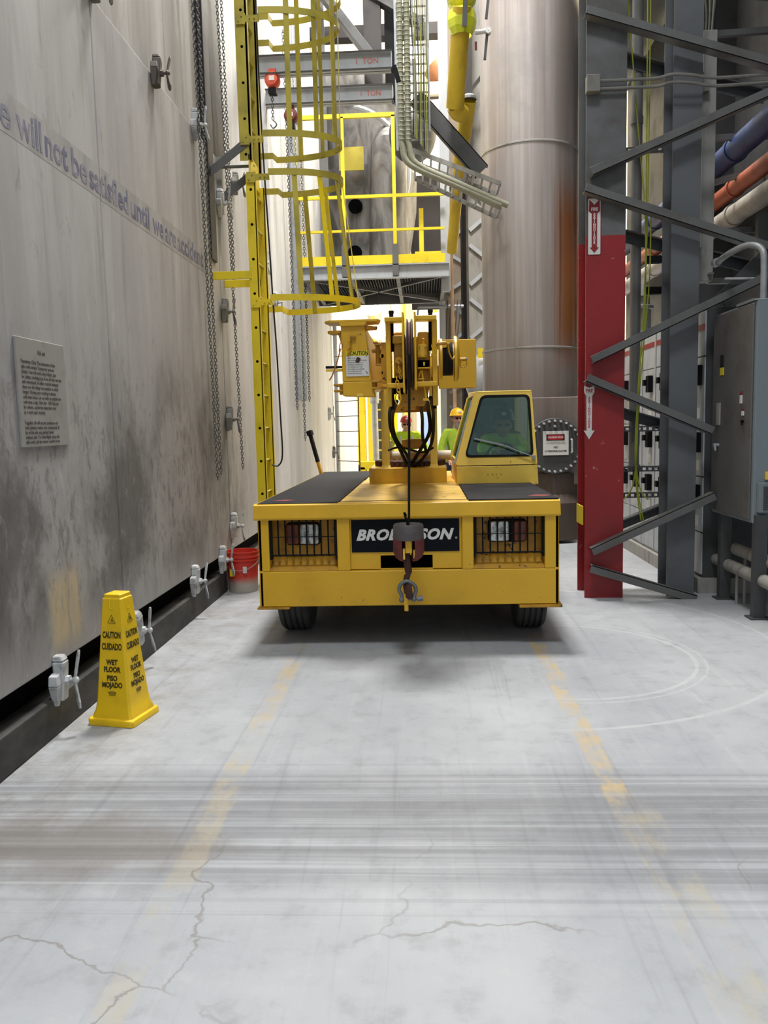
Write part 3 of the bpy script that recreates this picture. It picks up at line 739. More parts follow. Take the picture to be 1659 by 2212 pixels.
for k, a in enumerate([-1.22, -0.8, -0.38, 0.03, 0.42, 0.82, 1.22]):
    p = hoop_pt(2.62, 0.93 - 0.012, 0.47 - 0.012, a); q = hoop_pt(3.70, 0.80 - 0.012, 0.36 - 0.012, a)
    MB().bar(p + Vector((0, 0, -0.02)), q + Vector((0, 0, 0.02)), 0.045, 0.007, (math.cos(a), math.sin(a) , 0)).build('cage_bar', M['yellow'] if k % 2 else M['yellow_aged_shaded'], lad)
    p = hoop_pt(4.02, 0.84 - 0.012, 0.36 - 0.012, a, LX - 0.04); q = hoop_pt(6.4, 0.84 - 0.012, 0.36 - 0.012, a, LX - 0.04)
    MB().bar(p + Vector((0, 0, -0.02)), q, 0.045, 0.007, (math.cos(a), math.sin(a), 0)).build('cage_bar', M['yellow_aged_shaded'], lad)
MB().box(-1.86, LX - 0.02, LY0 - 0.012, LY0 + 0.01, 2.83, 2.90).box(-1.86, LX - 0.02, LY1, LY1 + 0.01, 2.83, 2.90).build('wall_bracket', M['yellow'], lad, bevel=0.003)
MB().bar((-1.90, 7.4, 3.72), (LX, 7.4, 4.02), 0.012, 0.07).bar((-1.90, 7.85, 3.62), (LX, 7.85, 3.92), 0.012, 0.07).bar((-1.90, 7.6, 3.86), (LX - 0.0, 7.6, 3.86), 0.05, 0.012).build('support_strut', M['grey'], lad)
MB().box(LX - 0.01, LX + 0.0, LY0 + 0.0, LY1, 3.68, 3.9).build('splice_plate', M['yellow'], lad)

# dark cord that hangs through the cage, ending in a loop near the crane deck
cp = smooth_path([(-1.40, 7.62, 9), (-1.42, 7.60, 5), (-1.37, 7.58, 3), (-1.34, 7.57, 2.2), (-1.325, 7.56, 1.6), (-1.32, 7.56, 1.25), (-1.36, 7.55, 1.15), (-1.42, 7.54, 1.16)], 8)
tag(MB().tube(cp, 0.008, 6).build('hanging_cable', M['black_cable'], origin=cp[-1]), 'thin dark cord hanging through the ladder cage and curling at its end', 'cord')

# ------------------------------------------------------------------ red bucket
bk = empty('bucket', (-1.70, 7.40, 0), 'dusty red plastic bucket against the foot of the left wall', 'bucket')
prof = [(0.125, 0.0), (0.132, 0.0), (0.146, 0.29), (0.156, 0.295), (0.156, 0.305), (0.148, 0.31), (0.149, 0.32), (0.157, 0.325), (0.157, 0.335), (0.149, 0.34), (0.151, 0.36), (0.156, 0.365), (0.156, 0.378), (0.146, 0.378), (0.145, 0.36), (0.127, 0.01), (0.0, 0.01)]
MB().lathe([(0.0, 0.0)] + prof, (-1.70, 7.40, 0), n=40).build('pail', M['bucket'], bk)
MB().tube([(-1.70 + 0.16 * math.cos(a), 7.40 + 0.16 * math.sin(a), 0.315 - 0.09 * math.sin(-a) * 0 - 0.1 * math.sin(max(0, -a))) for a in [-PI + PI * k / 16 for k in range(17)]], 0.003, 6).build('wire_handle', M['galv'], bk)
MB().box(-1.665, -1.63, 7.245, 7.25, 0.19, 0.25).build('paper_label', M['white'], bk)
MB().box(-1.79, -1.75, 7.26, 7.264, 0.16, 0.23).build('yellow_label', M['label_yellow'], bk)

# ------------------------------------------------------------------ wet floor cone
cn = empty('wet_floor_cone', (-1.60, 4.08, 0), 'yellow four-sided wet floor caution cone beside the left wall', 'safety cone')
def sq(h, z, c=(-1.60, 4.08), rot=0.52, ch=0.12):
    pts = []
    for k in range(4):
        a = rot + k * PI / 2
        for s in (-1, 1):
            # square corner with a small chamfer
            v = Vector((math.cos(a) * h - math.sin(a) * h * s * (1 - ch) * (1), math.sin(a) * h + math.cos(a) * h * s * (1 - ch), 0))
            pts.append((c[0] + v.x, c[1] + v.y, z))
    return pts
CR = -0.21
levels = [(0.134, 0.0), (0.134, 0.028), (0.130, 0.034), (0.116, 0.036), (0.114, 0.05), (0.104, 0.075), (0.0965, 0.13), (0.0555, 0.648), (0.050, 0.652), (0.049, 0.668), (0.045, 0.672)]
vs = []; fs = []
for (h, z) in levels: vs += sq(h, z, rot=CR)
for i in range(len(levels) - 1):
    for k in range(8): fs.append((i * 8 + k, i * 8 + (k + 1) % 8, i * 8 + 8 + (k + 1) % 8, i * 8 + 8 + k))
fs += [tuple(range(8)), tuple(range((len(levels) - 1) * 8, len(levels) * 8))]
MB().add(vs, fs).build('cone_body', M['cone'], cn, bevel=0.004)
slope = math.atan2(0.0965 - 0.0555, 0.648 - 0.13)
for s in (0, 1, 2, 3):
    a = CR + s * PI / 2
    if math.sin(a) > 0.5: continue
    nx, ny = math.cos(a), math.sin(a)
    def fr(z, off=0.001):
        hh = 0.0965 + (0.0555 - 0.0965) * (z - 0.13) / 0.518 + off
        return Matrix.Translation((-1.60 + nx * hh, 4.08 + ny * hh, z)) @ Matrix.Rotation(a + PI / 2, 4, 'Z') @ Matrix.Rotation(PI / 2 - slope, 4, 'X')
    for (body, z, size, xs) in (('CAUTION', 0.462, 0.046, 0.50), ('CUIDADO', 0.402, 0.046, 0.54), ('WET', 0.322, 0.037, 0.80), ('FLOOR', 0.285, 0.037, 0.80), ('PISO', 0.240, 0.037, 0.80), ('MOJADO', 0.205, 0.037, 0.78)):
        text('lettering', body, size, M['cone_ink'], cn, fr(z), 0.0004, 0, 0.0016, 'CENTER', xs)
    # warning triangle: ring of three sides and an upright figure
    T = fr(0.545)
    tri = MB().tube([T @ Vector(p) for p in ((-0.022, -0.02, 0), (0.022, -0.02, 0), (0, 0.022, 0))], 0.0016, 4, closed=True).bar(T @ Vector((-0.004, -0.015, 0)), T @ Vector((0.003, 0.004, 0)), 0.003, 0.002).bar(T @ Vector((0.003, 0.0, 0)), T @ Vector((0.010, -0.014, 0)), 0.003, 0.002)
    tri.build('warning_triangle', M['cone_ink'], cn)
    T = fr(0.166)
    ov = [T @ Vector((0.022 * math.cos(t) * (1 if abs(math.cos(t)) > .3 else 1), 0.0065 * math.sin(t), 0)) for t in [2 * PI * k / 20 for k in range(20)]]
    MB().tube(ov, 0.0013, 4, closed=True).bar(T @ Vector((-0.02, 0, 0)), T @ Vector((0.02, 0, 0)), 0.0016, 0.001).bar(T @ Vector((-0.02, -0.012, 0)), T @ Vector((0.02, -0.012, 0)), 0.002, 0.001).build('maker_emblem', M['cone_ink'], cn)
    # recessed grip notch at the top
    T = fr(0.615, 0.0)
    MB().tube([T @ Vector(p) for p in ((-0.011, 0.03, 0), (-0.011, -0.01, 0), (-0.006, -0.02, 0), (0.006, -0.02, 0), (0.011, -0.01, 0), (0.011, 0.03, 0))], 0.0025, 6).build('grip_rib', M['cone'], cn)
# ================================================================== the carry deck crane
cr = empty('carry_deck_crane', (-0.13, 7.2, 0), 'yellow carry deck crane with a stub boom facing the viewer down the aisle', 'crane')
YF = 5.40
def cp_(name, mb, mat, parent=None, **k): return mb.build(name, mat, parent or cr, **k)
# chassis: front frame with three openings, sides, rear, floor
b = MB()
b.hexa([(-1.135, YF, 0.288), (0.885, YF, 0.288), (0.885, YF + 0.12, 0.288), (-1.135, YF + 0.12, 0.288)], [(-1.13, YF, 0.53), (0.885, YF, 0.53), (0.885, YF + 0.12, 0.53), (-1.13, YF + 0.12, 0.53)])
for (x0, x1) in ((-1.13, -1.055), (-0.595, -0.507), (0.242, 0.32), (0.79, 0.885)):
    b.box(x0, x1, YF, YF + 0.10, 0.53, 0.89)
b.box(-1.13, -1.10, YF, 9.2, 0.288, 0.97).box(0.855, 0.885, YF, 9.0, 0.288, 0.97).box(-1.13, 0.885, 8.95, 9.2, 0.288, 0.97)
cp_('chassis_frame', b, M['crane'], bevel=0.008)
# rounded top lip folded over the front
pr = [(YF + 0.12, 0.985), (YF + 0.03, 0.992), (YF + 0.0, 0.982), (YF - 0.022, 0.895), (YF - 0.012, 0.882), (YF + 0.12, 0.882)]
cp_('front_lip', MB().prism(pr, -1.155, 0.893, 'yz').box(-1.155, -1.10, YF + 0.1, 9.2, 0.90, 0.985).box(0.85, 0.893, YF + 0.1, 9.0, 0.90, 0.985), M['crane'], bevel=0.004)
# middle panel, slightly recessed, with a slot cut through
mp = MB().box(-0.507, 0.242, YF + 0.025, YF + 0.05, 0.53, 0.538).box(-0.507, 0.242, YF + 0.025, YF + 0.05, 0.628, 0.89).box(-0.507, -0.305, YF + 0.025, YF + 0.05, 0.53, 0.63).box(0.045, 0.242, YF + 0.025, YF + 0.05, 0.53, 0.63)
cp_('centre_panel', mp, M['crane'], bevel=0.002)
cp_('slot_liner', MB().box(-0.32, 0.06, YF + 0.10, YF + 0.14, 0.50, 0.66).box(-0.32, 0.06, YF + 0.05, YF + 0.14, 0.50, 0.53), M['void'])
npl = cp_('name_plate', MB().box(-0.498, 0.226, YF + 0.019, YF + 0.0245, 0.652, 0.872), M['sticker_black'])
tt = text('lettering', 'BRODERSON', 0.098, M['white'], npl, face_front(-0.140, YF + 0.0185, 0.766), 0.0006, 0.30, 0.0048, 'CENTER', 1.0, 1.10)
bbx = [v.co.x for v in tt.data.vertices]; w_ = max(bbx) - min(bbx); mid_ = (max(bbx) + min(bbx)) / 2
for v in tt.data.vertices: v.co.x = -0.137 + (v.co.x - mid_) * 0.655 / w_
text('registered_mark', '\u00ae', 0.02, M['white'], npl, face_front(0.205, YF + 0.0185, 0.742), 0.0004)
# lamp bays
def lamp_bay(x0, x1, side):
    bay = MB().box(x0, x1, YF + 0.13, YF + 0.145, 0.60, 0.89)
    bay.hexa([(x0, YF + 0.01, 0.532), (x1, YF + 0.01, 0.532), (x1, YF + 0.02, 0.532), (x0, YF + 0.02, 0.532)], [(x0, YF + 0.13, 0.625), (x1, YF + 0.13, 0.625), (x1, YF + 0.145, 0.61), (x0, YF + 0.145, 0.61)])
    cp_('lamp_bay', bay, M['crane_dirty'])
    cx = (x0 + x1) / 2
    hx, tx = (cx + 0.03, cx - 0.075) if side < 0 else (cx - 0.055, cx + 0.075)
    hw = 0.078
    hs = cp_('headlight_housing', MB().prism(rounded([(min(hx - hw, tx - 0.055), 0.698), (max(hx + hw, tx + 0.055), 0.698), (max(hx + hw, tx + 0.055), 0.852), (min(hx - hw, tx - 0.055), 0.852)], 0.03), YF + 0.085, YF + 0.13, 'xz'), M['sticker_black'], bevel=0.006)
    if side < 0: hp = rounded([(hx - 0.062, 0.706), (hx + 0.07, 0.706), (hx + 0.07, 0.844), (hx - 0.062, 0.844)], 0.02)
    else: hp = rounded([(hx - 0.07, 0.706), (hx + 0.062, 0.706), (hx + 0.062, 0.844), (hx - 0.07, 0.844)], 0.02)
    cp_('headlight', MB().prism(hp, YF + 0.06, YF + 0.09, 'xz'), M['lens'], bevel=0.012, seg=3)['label'] = 'clear headlight lens'
    q = (tx - 0.05, tx + 0.038) if side < 0 else (tx - 0.038, tx + 0.05)
    cp_('turn_signal', MB().prism(rounded([(q[0], 0.706), (q[1], 0.706), (q[1], 0.844), (q[0], 0.844)], 0.02), YF + 0.062, YF + 0.088, 'xz'), M['orange_lens'], bevel=0.01, seg=3)['label'] = 'amber turn signal lens'
    g = MB(); zt, zb = 0.887, 0.64
    for k in range(10):
        x = x0 + 0.012 + (x1 - x0 - 0.024) * k / 9
        g.tube([(x, YF + 0.02, zt), (x, YF + 0.02, zb), (x, YF + 0.06, zb - 0.012)], 0.006 if 0 < k < 9 else 0.009, 6)
    g.tube([(x0, YF + 0.014, zb), (x1, YF + 0.014, zb)], 0.006, 6).tube([(x0, YF + 0.014, 0.765), (x1, YF + 0.014, 0.765)], 0.0035, 6).tube([(x0, YF + 0.014, zt - 0.004), (x1, YF + 0.014, zt - 0.004)], 0.005, 6)
    g.box(x0, x0 + 0.014, YF + 0.01, YF + 0.06, 0.61, zt).box(x1 - 0.014, x1, YF + 0.01, YF + 0.06, 0.61, zt)
    cp_('headlight_guard', g, M['black'])
lamp_bay(-1.055, -0.595, -1)
lamp_bay(0.32, 0.79, 1)
# corner step plates
cp_('bumper_step', MB().box(-1.15, -0.93, YF - 0.01, YF + 0.10, 0.272, 0.286), M['crane_dirty'], bevel=0.003)
cp_('bumper_step', MB().box(0.62, 0.905, YF - 0.01, YF + 0.10, 0.266, 0.286), M['crane_dirty'], bevel=0.003)
# undercarriage, painted near-black for the shade under the body
cp_('undercarriage', MB().box(-0.62, 0.42, 5.75, 9.0, 0.26, 0.9).box(-0.95, 0.7, 5.92, 6.06, 0.3, 0.42).box(-0.95, 0.7, 8.5, 8.65, 0.3, 0.42).box(-1.09, 0.85, YF + 0.15, YF + 0.18, 0.30, 0.9), M['void'])
def wheel(x0, x1, y):
    r = 0.355; w = x1 - x0; cx = (x0 + x1) / 2
    pr = [(0.19, -w / 2 + 0.01), (0.30, -w / 2), (r - 0.02, -w / 2 + 0.004), (r - 0.004, -w / 2 + 0.02)]
    ng = 4; gw = 0.008; span = w - 0.05
    for k in range(ng):
        c = -span / 2 + span * (k + 0.5) / ng
        pr += [(r, c - gw), (r - 0.012, c - gw * 0.6), (r - 0.012, c + gw * 0.6), (r, c + gw)]
    pr += [(r - 0.004, w / 2 - 0.02), (r - 0.02, w / 2 - 0.004), (0.30, w / 2), (0.19, w / 2 - 0.01)]
    t = cp_('tyre', MB().lathe(pr, (cx, y, r), 'x', 40), M['tyre'])
    cp_('wheel_rim', MB().lathe([(0.0, -0.03), (0.09, -0.03), (0.12, 0.02), (0.19, 0.03), (0.195, w / 2 - 0.02), (0.195, -w / 2 + 0.02), (0.185, -w / 2 + 0.01), (0.12, -0.04), (0.0, -0.05)], (cx, y, r), 'x', 24), M['crane_dirty'])
for y in (5.97, 8.55):
    wheel(-1.065, -0.845, y); wheel(0.64, 0.85, y)
# deck
dk = cp_('deck_plate', MB().box(-1.13, 0.87, YF + 0.05, 9.2, 0.955, 0.975).box(-0.585, 0.288, YF + 0.09, 7.7, 0.975, 0.985), M['deckyellow'])
cp_('anti_slip_mat', MB().hexa([(-1.13, YF + 0.02, 0.976), (-0.585, YF + 0.02, 0.976), (-0.56, 9.15, 0.976), (-1.13, 9.15, 0.976)], [(-1.13, YF + 0.02, 0.994), (-0.585, YF + 0.02, 0.994), (-0.56, 9.15, 0.994), (-1.13, 9.15, 0.994)]), M['mat'], bevel=0.003)
cp_('anti_slip_mat', MB().box(0.29, 0.885, YF + 0.02, 8.95, 0.976, 0.998), M['mat'], bevel=0.003)
cp_('seam_strip', MB().box(-0.585, 0.288, YF + 0.16, YF + 0.168, 0.985, 0.988), M['rust'])
# red paint rubs on the mats
rp = plain('red_scuff', (128, 44, 46), 0.7)
cp_('paint_scuff', MB().prism([(0.70, 5.60), (0.80, 5.57), (0.86, 5.60), (0.84, 5.66), (0.76, 5.68)], 0.998, 0.9995, 'xy'), rp)
cp_('paint_scuff', MB().prism([(-1.06, 5.60), (-0.96, 5.58), (-0.90, 5.62), (-0.98, 5.68)], 0.994, 0.9955, 'xy'), rp)
# stake at the back left corner of the deck
cp_('stake_post', MB().bar((-1.12, 8.85, 0.97), (-1.16, 8.865, 1.12), 0.03, 0.03), M['crane_dirty'])
cp_('stake_sleeve', MB().bar((-1.16, 8.865, 1.12), (-1.24, 8.9, 1.42), 0.034, 0.034).bar((-1.235, 8.895, 1.41), (-1.25, 8.9, 1.46), 0.055, 0.055), M['black'])
cp_('rear_drum', MB().cyl((-0.36, 8.2, 1.19), (0.27, 8.2, 1.19), 0.05, n=16), paint('pale_roller', (186, 176, 150), (120, 104, 80), 0.6, 0.5, scale=8))

# turret
tw = [( -0.49, 7.22), (-0.45, 7.15), (0.19, 7.15), (0.19, 7.9), (-0.49, 7.9)]
cp_('turret_base', MB().prism([(-0.49, 7.24), (-0.44, 7.15), (0.195, 7.15), (0.195, 8.0), (-0.49, 8.0)], 0.985, 1.125, 'xy').box(-0.56, 0.26, 7.10, 8.1, 0.976, 0.99), M['crane'], bevel=0.006)
g = MB().lathe([(0.0, 1.125), (0.30, 1.125), (0.30, 1.17), (0.0, 1.17)], (-0.13, 7.6, 0), n=36)
for k in range(36):
    a = 2 * PI * k / 36
    g.box(-0.13 + 0.315 * math.cos(a) - 0.012, -0.13 + 0.315 * math.cos(a) + 0.012, 7.6 + 0.315 * math.sin(a) - 0.012, 7.6 + 0.315 * math.sin(a) + 0.012, 1.125, 1.175)
cp_('slewing_gear', g, M['rust'])
for (x0, x1) in ((-0.375, -0.305), (0.055, 0.12)):
    cp_('turret_post', MB().box(x0, x1, 7.25, 7.36, 1.12, 2.1).hexa([(x0 - 0.01, 7.22, 1.12), (x1 + 0.01, 7.22, 1.12), (x1 + 0.01, 7.40, 1.12), (x0 - 0.01, 7.40, 1.12)], [(x0, 7.25, 1.15), (x1, 7.25, 1.15), (x1, 7.36, 1.15), (x0, 7.36, 1.15)]).box(x0 + (0.0 if x0 < -0.2 else 0.04), x0 + (0.02 if x0 < -0.2 else 0.065), 7.36, 8.6, 1.6, 2.1), M['cab'], bevel=0.006)
cp_('turret_cross_frame', MB().box(-0.37, 0.12, 7.85, 8.0, 1.62, 1.70).box(-0.37, -0.32, 7.5, 8.3, 1.12, 1.35).box(0.06, 0.12, 7.5, 8.3, 1.12, 1.35), M['crane_dirty'], bevel=0.004)
cp_('gearbox_cover', MB().box(-0.20, -0.01, 7.45, 7.65, 1.28, 1.37), M['crane_dirty'], bevel=0.01)
# hydraulic hoses in two drooping bundles
for i, (pts, r) in enumerate([
    ([(-0.20, 5.6, 1.66), (-0.27, 6.6, 1.60), (-0.27, 6.9, 1.45), (-0.20, 7.1, 1.27), (-0.16, 7.25, 1.16)], 0.016),
    ([(-0.18, 5.6, 1.66), (-0.25, 6.6, 1.56), (-0.24, 6.9, 1.40), (-0.15, 7.1, 1.24), (-0.13, 7.25, 1.15)], 0.014),
    ([(0.02, 5.6, 1.68), (0.04, 6.6, 1.62), (0.05, 6.9, 1.44), (-0.04, 7.1, 1.27), (-0.12, 7.22, 1.15)], 0.016),
    ([(0.05, 5.6, 1.68), (0.08, 6.6, 1.58), (0.07, 6.95, 1.36), (0.0, 7.1, 1.22), (-0.09, 7.25, 1.13)], 0.014),
    ([(-0.02, 5.7, 1.64), (-0.01, 6.6, 1.55), (-0.01, 6.9, 1.40), (0.02, 7.1, 1.26)], 0.014),
    ([(-0.30, 6.9, 1.29), (-0.2, 7.0, 1.31), (-0.02, 7.1, 1.26), (0.08, 7.05, 1.30)], 0.009)]):
    cp_('hydraulic_hose', MB().tube(smooth_path(pts, 8), r, 8), M['hose'])

# telescopic boom seen end on
cp_('boom', MB().box(-0.19, 0.05, 5.45, 8.9, 1.78, 2.08), M['crane'], bevel=0.012)
hd = MB()
hd.prism(rounded([(-0.185, 1.84), (-0.11, 1.80), (-0.11, 2.095), (-0.185, 2.095)], 0.02), 5.34, 5.46, 'xz')
hd.prism(rounded([(-0.03, 1.86), (0.045, 1.86), (0.045, 2.095), (-0.03, 2.095)], 0.02), 5.34, 5.46, 'xz')
hd.box(-0.19, -0.11, 5.30, 5.34, 2.02, 2.07)
cp_('boom_head', hd, M['crane'], bevel=0.006)
for x in (-0.117, -0.043):
    cp_('sheave_cheek', MB().box(x - 0.006, x + 0.006, 5.10, 5.34, 1.70 if x < -0.1 else 1.72, 2.19), M['crane'], bevel=0.003)
cp_('head_cross_bar', MB().box(-0.235, -0.12, 5.20, 5.30, 2.145, 2.175).box(-0.045, 0.092, 5.20, 5.30, 2.15, 2.18).box(-0.225, -0.12, 5.20, 5.28, 1.735, 1.765).box(-0.04, 0.095, 5.20, 5.28, 1.74, 1.77), M['crane'], bevel=0.006)
for (x0, x1) in ((-0.232, -0.200), (0.062, 0.096)):
    cp_('side_plate', MB().box(x0, x1, 5.26, 5.42, 1.62, 2.16), M['crane'], bevel=0.005)
# grooved sheave, edge on
cp_('sheave', MB().lathe([(0.03, -0.022), (0.20, -0.022), (0.225, -0.02), (0.225, -0.012), (0.205, -0.006), (0.205, 0.006), (0.225, 0.012), (0.225, 0.02), (0.20, 0.022), (0.03, 0.022)], (-0.08, 5.30, 1.945), 'x', 40), M['rust'])
for (x, z0, z1) in ((-0.195, 1.97, 2.225), (0.055, 1.97, 2.225), (-0.20, 1.60, 1.80), (0.072, 1.60, 1.80)):
    cp_('black_cylinder_rod', MB().cyl((x, 5.32, z0), (x, 5.32, z1), 0.014, n=14).cyl((x, 5.32, z1 - 0.015), (x, 5.32, z1 + 0.003), 0.017, n=12), M['black'])
# valve block, fittings, dome
cp_('valve_block', MB().prism(rounded([(-0.028, 1.925), (0.028, 1.925), (0.028, 2.005), (-0.028, 2.005)], 0.008), 5.24, 5.34, 'xz').cyl((0.008, 5.29, 2.005), (0.008, 5.29, 2.03), 0.014, n=12).ball((0.008, 5.29, 2.036), 0.012, 10, 6), M['crane'], bevel=0.002)
bt = MB()
for (x, z) in ((-0.018, 1.99), (0.02, 1.985), (-0.015, 1.938), (0.02, 1.94), (-0.145, 1.85), (-0.165, 2.03)):
    bt.cyl((x, 5.225, z), (x, 5.245, z), 0.006, n=6)
bt.cyl((-0.15, 5.26, 1.905), (-0.15, 5.36, 1.905), 0.026, n=16).cyl((-0.15, 5.24, 1.905), (-0.15, 5.27, 1.905), 0.018, n=12)
cp_('bolt_set', bt, M['crane_dirty'])
cp_('warning_sticker', MB().prism([(0.004, 1.895), (0.016, 1.895), (0.014, 1.872), (0.006, 1.872)], 5.255, 5.258, 'xz'), M['label_yellow'])
cp_('head_recess', MB().box(-0.03, 0.045, 5.325, 5.34, 1.855, 1.912), M['void'])
cp_('rounded_housing', MB().prism(rounded([(-0.03, 1.745), (0.05, 1.745), (0.05, 1.852), (-0.03, 1.852)], 0.03), 5.33, 5.46, 'xz'), M['crane_dirty'], bevel=0.006)
cp_('head_recess', MB().box(-0.198, -0.105, 5.36, 5.38, 1.70, 1.805), M['void'])
cp_('bent_bracket', MB().box(-0.03, 0.045, 5.22, 5.34, 1.853, 1.86).tube([(-0.005, 5.24, 1.84), (0.002, 5.24, 1.78), (0.015, 5.23, 1.70), (0.02, 5.22, 1.655)], 0.006, 6).box(0.0, 0.035, 5.2, 5.24, 1.65, 1.665), M['crane'])
cp_('lever_handle', MB().tube([(-0.025, 5.24, 1.80), (-0.012, 5.24, 1.845)], 0.004, 6).box(-0.03, 0.01, 5.23, 5.245, 1.785, 1.792), M['crane'])
cp_('underside_shroud', MB().hexa([(-0.15, 5.45, 1.62), (0.01, 5.45, 1.62), (0.03, 5.9, 1.68), (-0.16, 5.9, 1.68)], [(-0.18, 5.45, 1.78), (0.05, 5.45, 1.78), (0.05, 5.9, 1.78), (-0.18, 5.9, 1.78)]).box(-0.13, -0.05, 5.5, 5.6, 1.60, 1.66), M['crane_dirty'], bevel=0.008)
# small chains and fittings dangling on the head
for (p, q, L) in (((-0.165, 5.17, 1.80), (-0.145, 5.17, 1.66), 0.03), ((-0.150, 5.2, 1.87), (-0.140, 5.19, 1.79), 0.022), ((0.07, 5.21, 2.02), (0.055, 5.21, 1.92), 0.022), ((0.085, 5.22, 2.0), (0.08, 5.22, 1.93), 0.022)):
    cp_('safety_chain', MB().chain(p, q, L, L * 0.12), M['crane'])
cp_('wire_clip', MB().tube(smooth_path([(-0.165, 5.15, 1.70), (-0.175, 5.15, 1.655), (-0.155, 5.15, 1.625), (-0.140, 5.15, 1.66), (-0.145, 5.15, 1.71)], 5), 0.004, 6), M['crane'])
cp_('connector_plug', MB().cyl((0.085, 5.25, 2.005), (0.15, 5.25, 2.01), 0.012, n=10).cyl((0.15, 5.25, 2.01), (0.17, 5.25, 2.0), 0.009, n=10).tube(smooth_path([(0.165, 5.25, 2.0), (0.17, 5.25, 1.95), (0.19, 5.26, 1.91), (0.205, 5.3, 1.93)], 5), 0.005, 6), M['crane_dirty'])

# winch at the right of the boom, with its rope drum
wn = cp_('winch_drum', MB().lathe([(0.03, 0.10), (0.135, 0.10), (0.135, 0.115), (0.10, 0.12), (0.10, 0.19), (0.15, 0.195), (0.15, 0.21), (0.13, 0.225), (0.05, 0.23), (0.0, 0.235)], (0.015, 5.52, 1.93), 'x', 36), M['crane'])
rw = MB()
for k in range(9):
    x = 0.128 + k * 0.0085
    rw.tube([(x, 5.52 + 0.106 * math.cos(a), 1.93 + 0.106 * math.sin(a)) for a in [2 * PI * j / 28 for j in range(28)]], 0.005, 6, closed=True)
rw.build('rope_winding', M['hose'], wn)
cp_('winch_shackle', MB().cyl((0.245, 5.52, 1.925), (0.285, 5.52, 1.925), 0.012, n=12).tube(smooth_path([(0.255, 5.5, 1.92), (0.252, 5.5, 1.88), (0.275, 5.5, 1.872), (0.292, 5.5, 1.89), (0.288, 5.5, 1.925)], 5), 0.005, 6), M['crane_dirty'])
cp_('blue_cap', MB().cyl((0.285, 5.52, 1.925), (0.297, 5.52, 1.925), 0.011, n=10), M['blue'])['label'] = 'blue end cap'
cp_('winch_bracket', MB().hexa([(0.09, 5.42, 1.985), (0.16, 5.42, 2.0), (0.16, 5.45, 2.0), (0.09, 5.45, 1.985)], [(0.09, 5.42, 2.03), (0.155, 5.42, 2.035), (0.155, 5.45, 2.035), (0.09, 5.45, 2.03)]), M['crane'])
cp_('counterweight_plate', MB().box(0.135, 0.452, 6.98, 7.06, 1.80, 2.205), M['crane'], bevel=0.004)
cp_('plate_arm', MB().box(0.08, 0.20, 7.06, 7.4, 1.84, 2.0), M['crane_dirty'], bevel=0.004)

# stowed boom extension with the caution notice
je = MB()
je.hexa([(-0.545, 5.58, 1.705), (-0.325, 5.58, 1.695), (-0.325, 5.75, 1.695), (-0.545, 5.75, 1.705)], [(-0.545, 5.58, 1.80), (-0.345, 5.58, 1.80), (-0.345, 5.75, 1.80), (-0.545, 5.75, 1.80)])
je.hexa([(-0.545, 5.58, 1.80), (-0.345, 5.58, 1.80), (-0.345, 7.4, 1.80), (-0.545, 7.4, 1.80)], [(-0.548, 5.58, 2.175), (-0.385, 5.58, 2.175), (-0.385, 7.4, 2.175), (-0.548, 7.4, 2.175)])
cp_('boom_extension', je, M['crane'], bevel=0.006)
cp_('extension_flange', MB().prism([(-0.55, 2.17), (-0.385, 2.17), (-0.37, 2.195), (-0.56, 2.195)], 5.56, 5.76, 'xz').prism([(-0.66, 5.62), (-0.62, 5.56), (-0.30, 5.56), (-0.28, 5.62), (-0.30, 5.76), (-0.64, 5.76)], 2.195, 2.212, 'xy'), M['crane'], bevel=0.003)
for z in (2.125,):
    cp_('clevis_ear', MB().prism([(-0.64, 5.60), (-0.55, 5.58), (-0.545, 5.7), (-0.62, 5.7)], z, z + 0.02, 'xy').prism([(-0.38, 5.58), (-0.30, 5.6), (-0.31, 5.7), (-0.385, 5.7)], z + 0.025, z + 0.045, 'xy').prism([(-0.57, 2.125), (-0.545, 2.125), (-0.545, 2.04)], 5.60, 5.66, 'xz'), M['crane_dirty'], bevel=0.003)
cp_('clevis_ear', MB().prism([(-0.61, 5.60), (-0.545, 5.58), (-0.545, 5.7), (-0.60, 5.7)], 1.775, 1.788, 'xy').prism([(-0.61, 5.60), (-0.545, 5.58), (-0.545, 5.7), (-0.60, 5.7)], 1.735, 1.748, 'xy').box(-0.57, -0.545, 5.6, 5.66, 1.715, 1.79), M['crane_dirty'], bevel=0.003)
cp_('hinge_fork', MB().box(-0.345, -0.24, 5.56, 5.62, 1.79, 1.805).box(-0.345, -0.24, 5.56, 5.62, 1.745, 1.76).cyl((-0.33, 5.6, 1.745), (-0.33, 5.6, 1.80), 0.018, n=12), M['crane_dirty'], bevel=0.003)
cp_('hinge_bracket', MB().box(-0.345, -0.235, 5.60, 5.72, 2.0, 2.015).cyl((-0.30, 5.62, 1.92), (-0.30, 5.62, 2.06), 0.018, n=12).box(-0.275, -0.24, 5.5, 5.6, 1.78, 2.05).box(-0.33, -0.30, 5.56, 5.6, 2.05, 2.062).box(-0.32, -0.245, 5.54, 5.6, 2.035, 2.045).cyl((-0.27, 5.5, 1.96), (-0.27, 5.56, 1.96), 0.016, n=10).cyl((-0.275, 5.5, 1.85), (-0.275, 5.56, 1.85), 0.014, n=10).box(-0.315, -0.25, 5.52, 5.56, 1.90, 1.908), M['crane_dirty'], bevel=0.002)
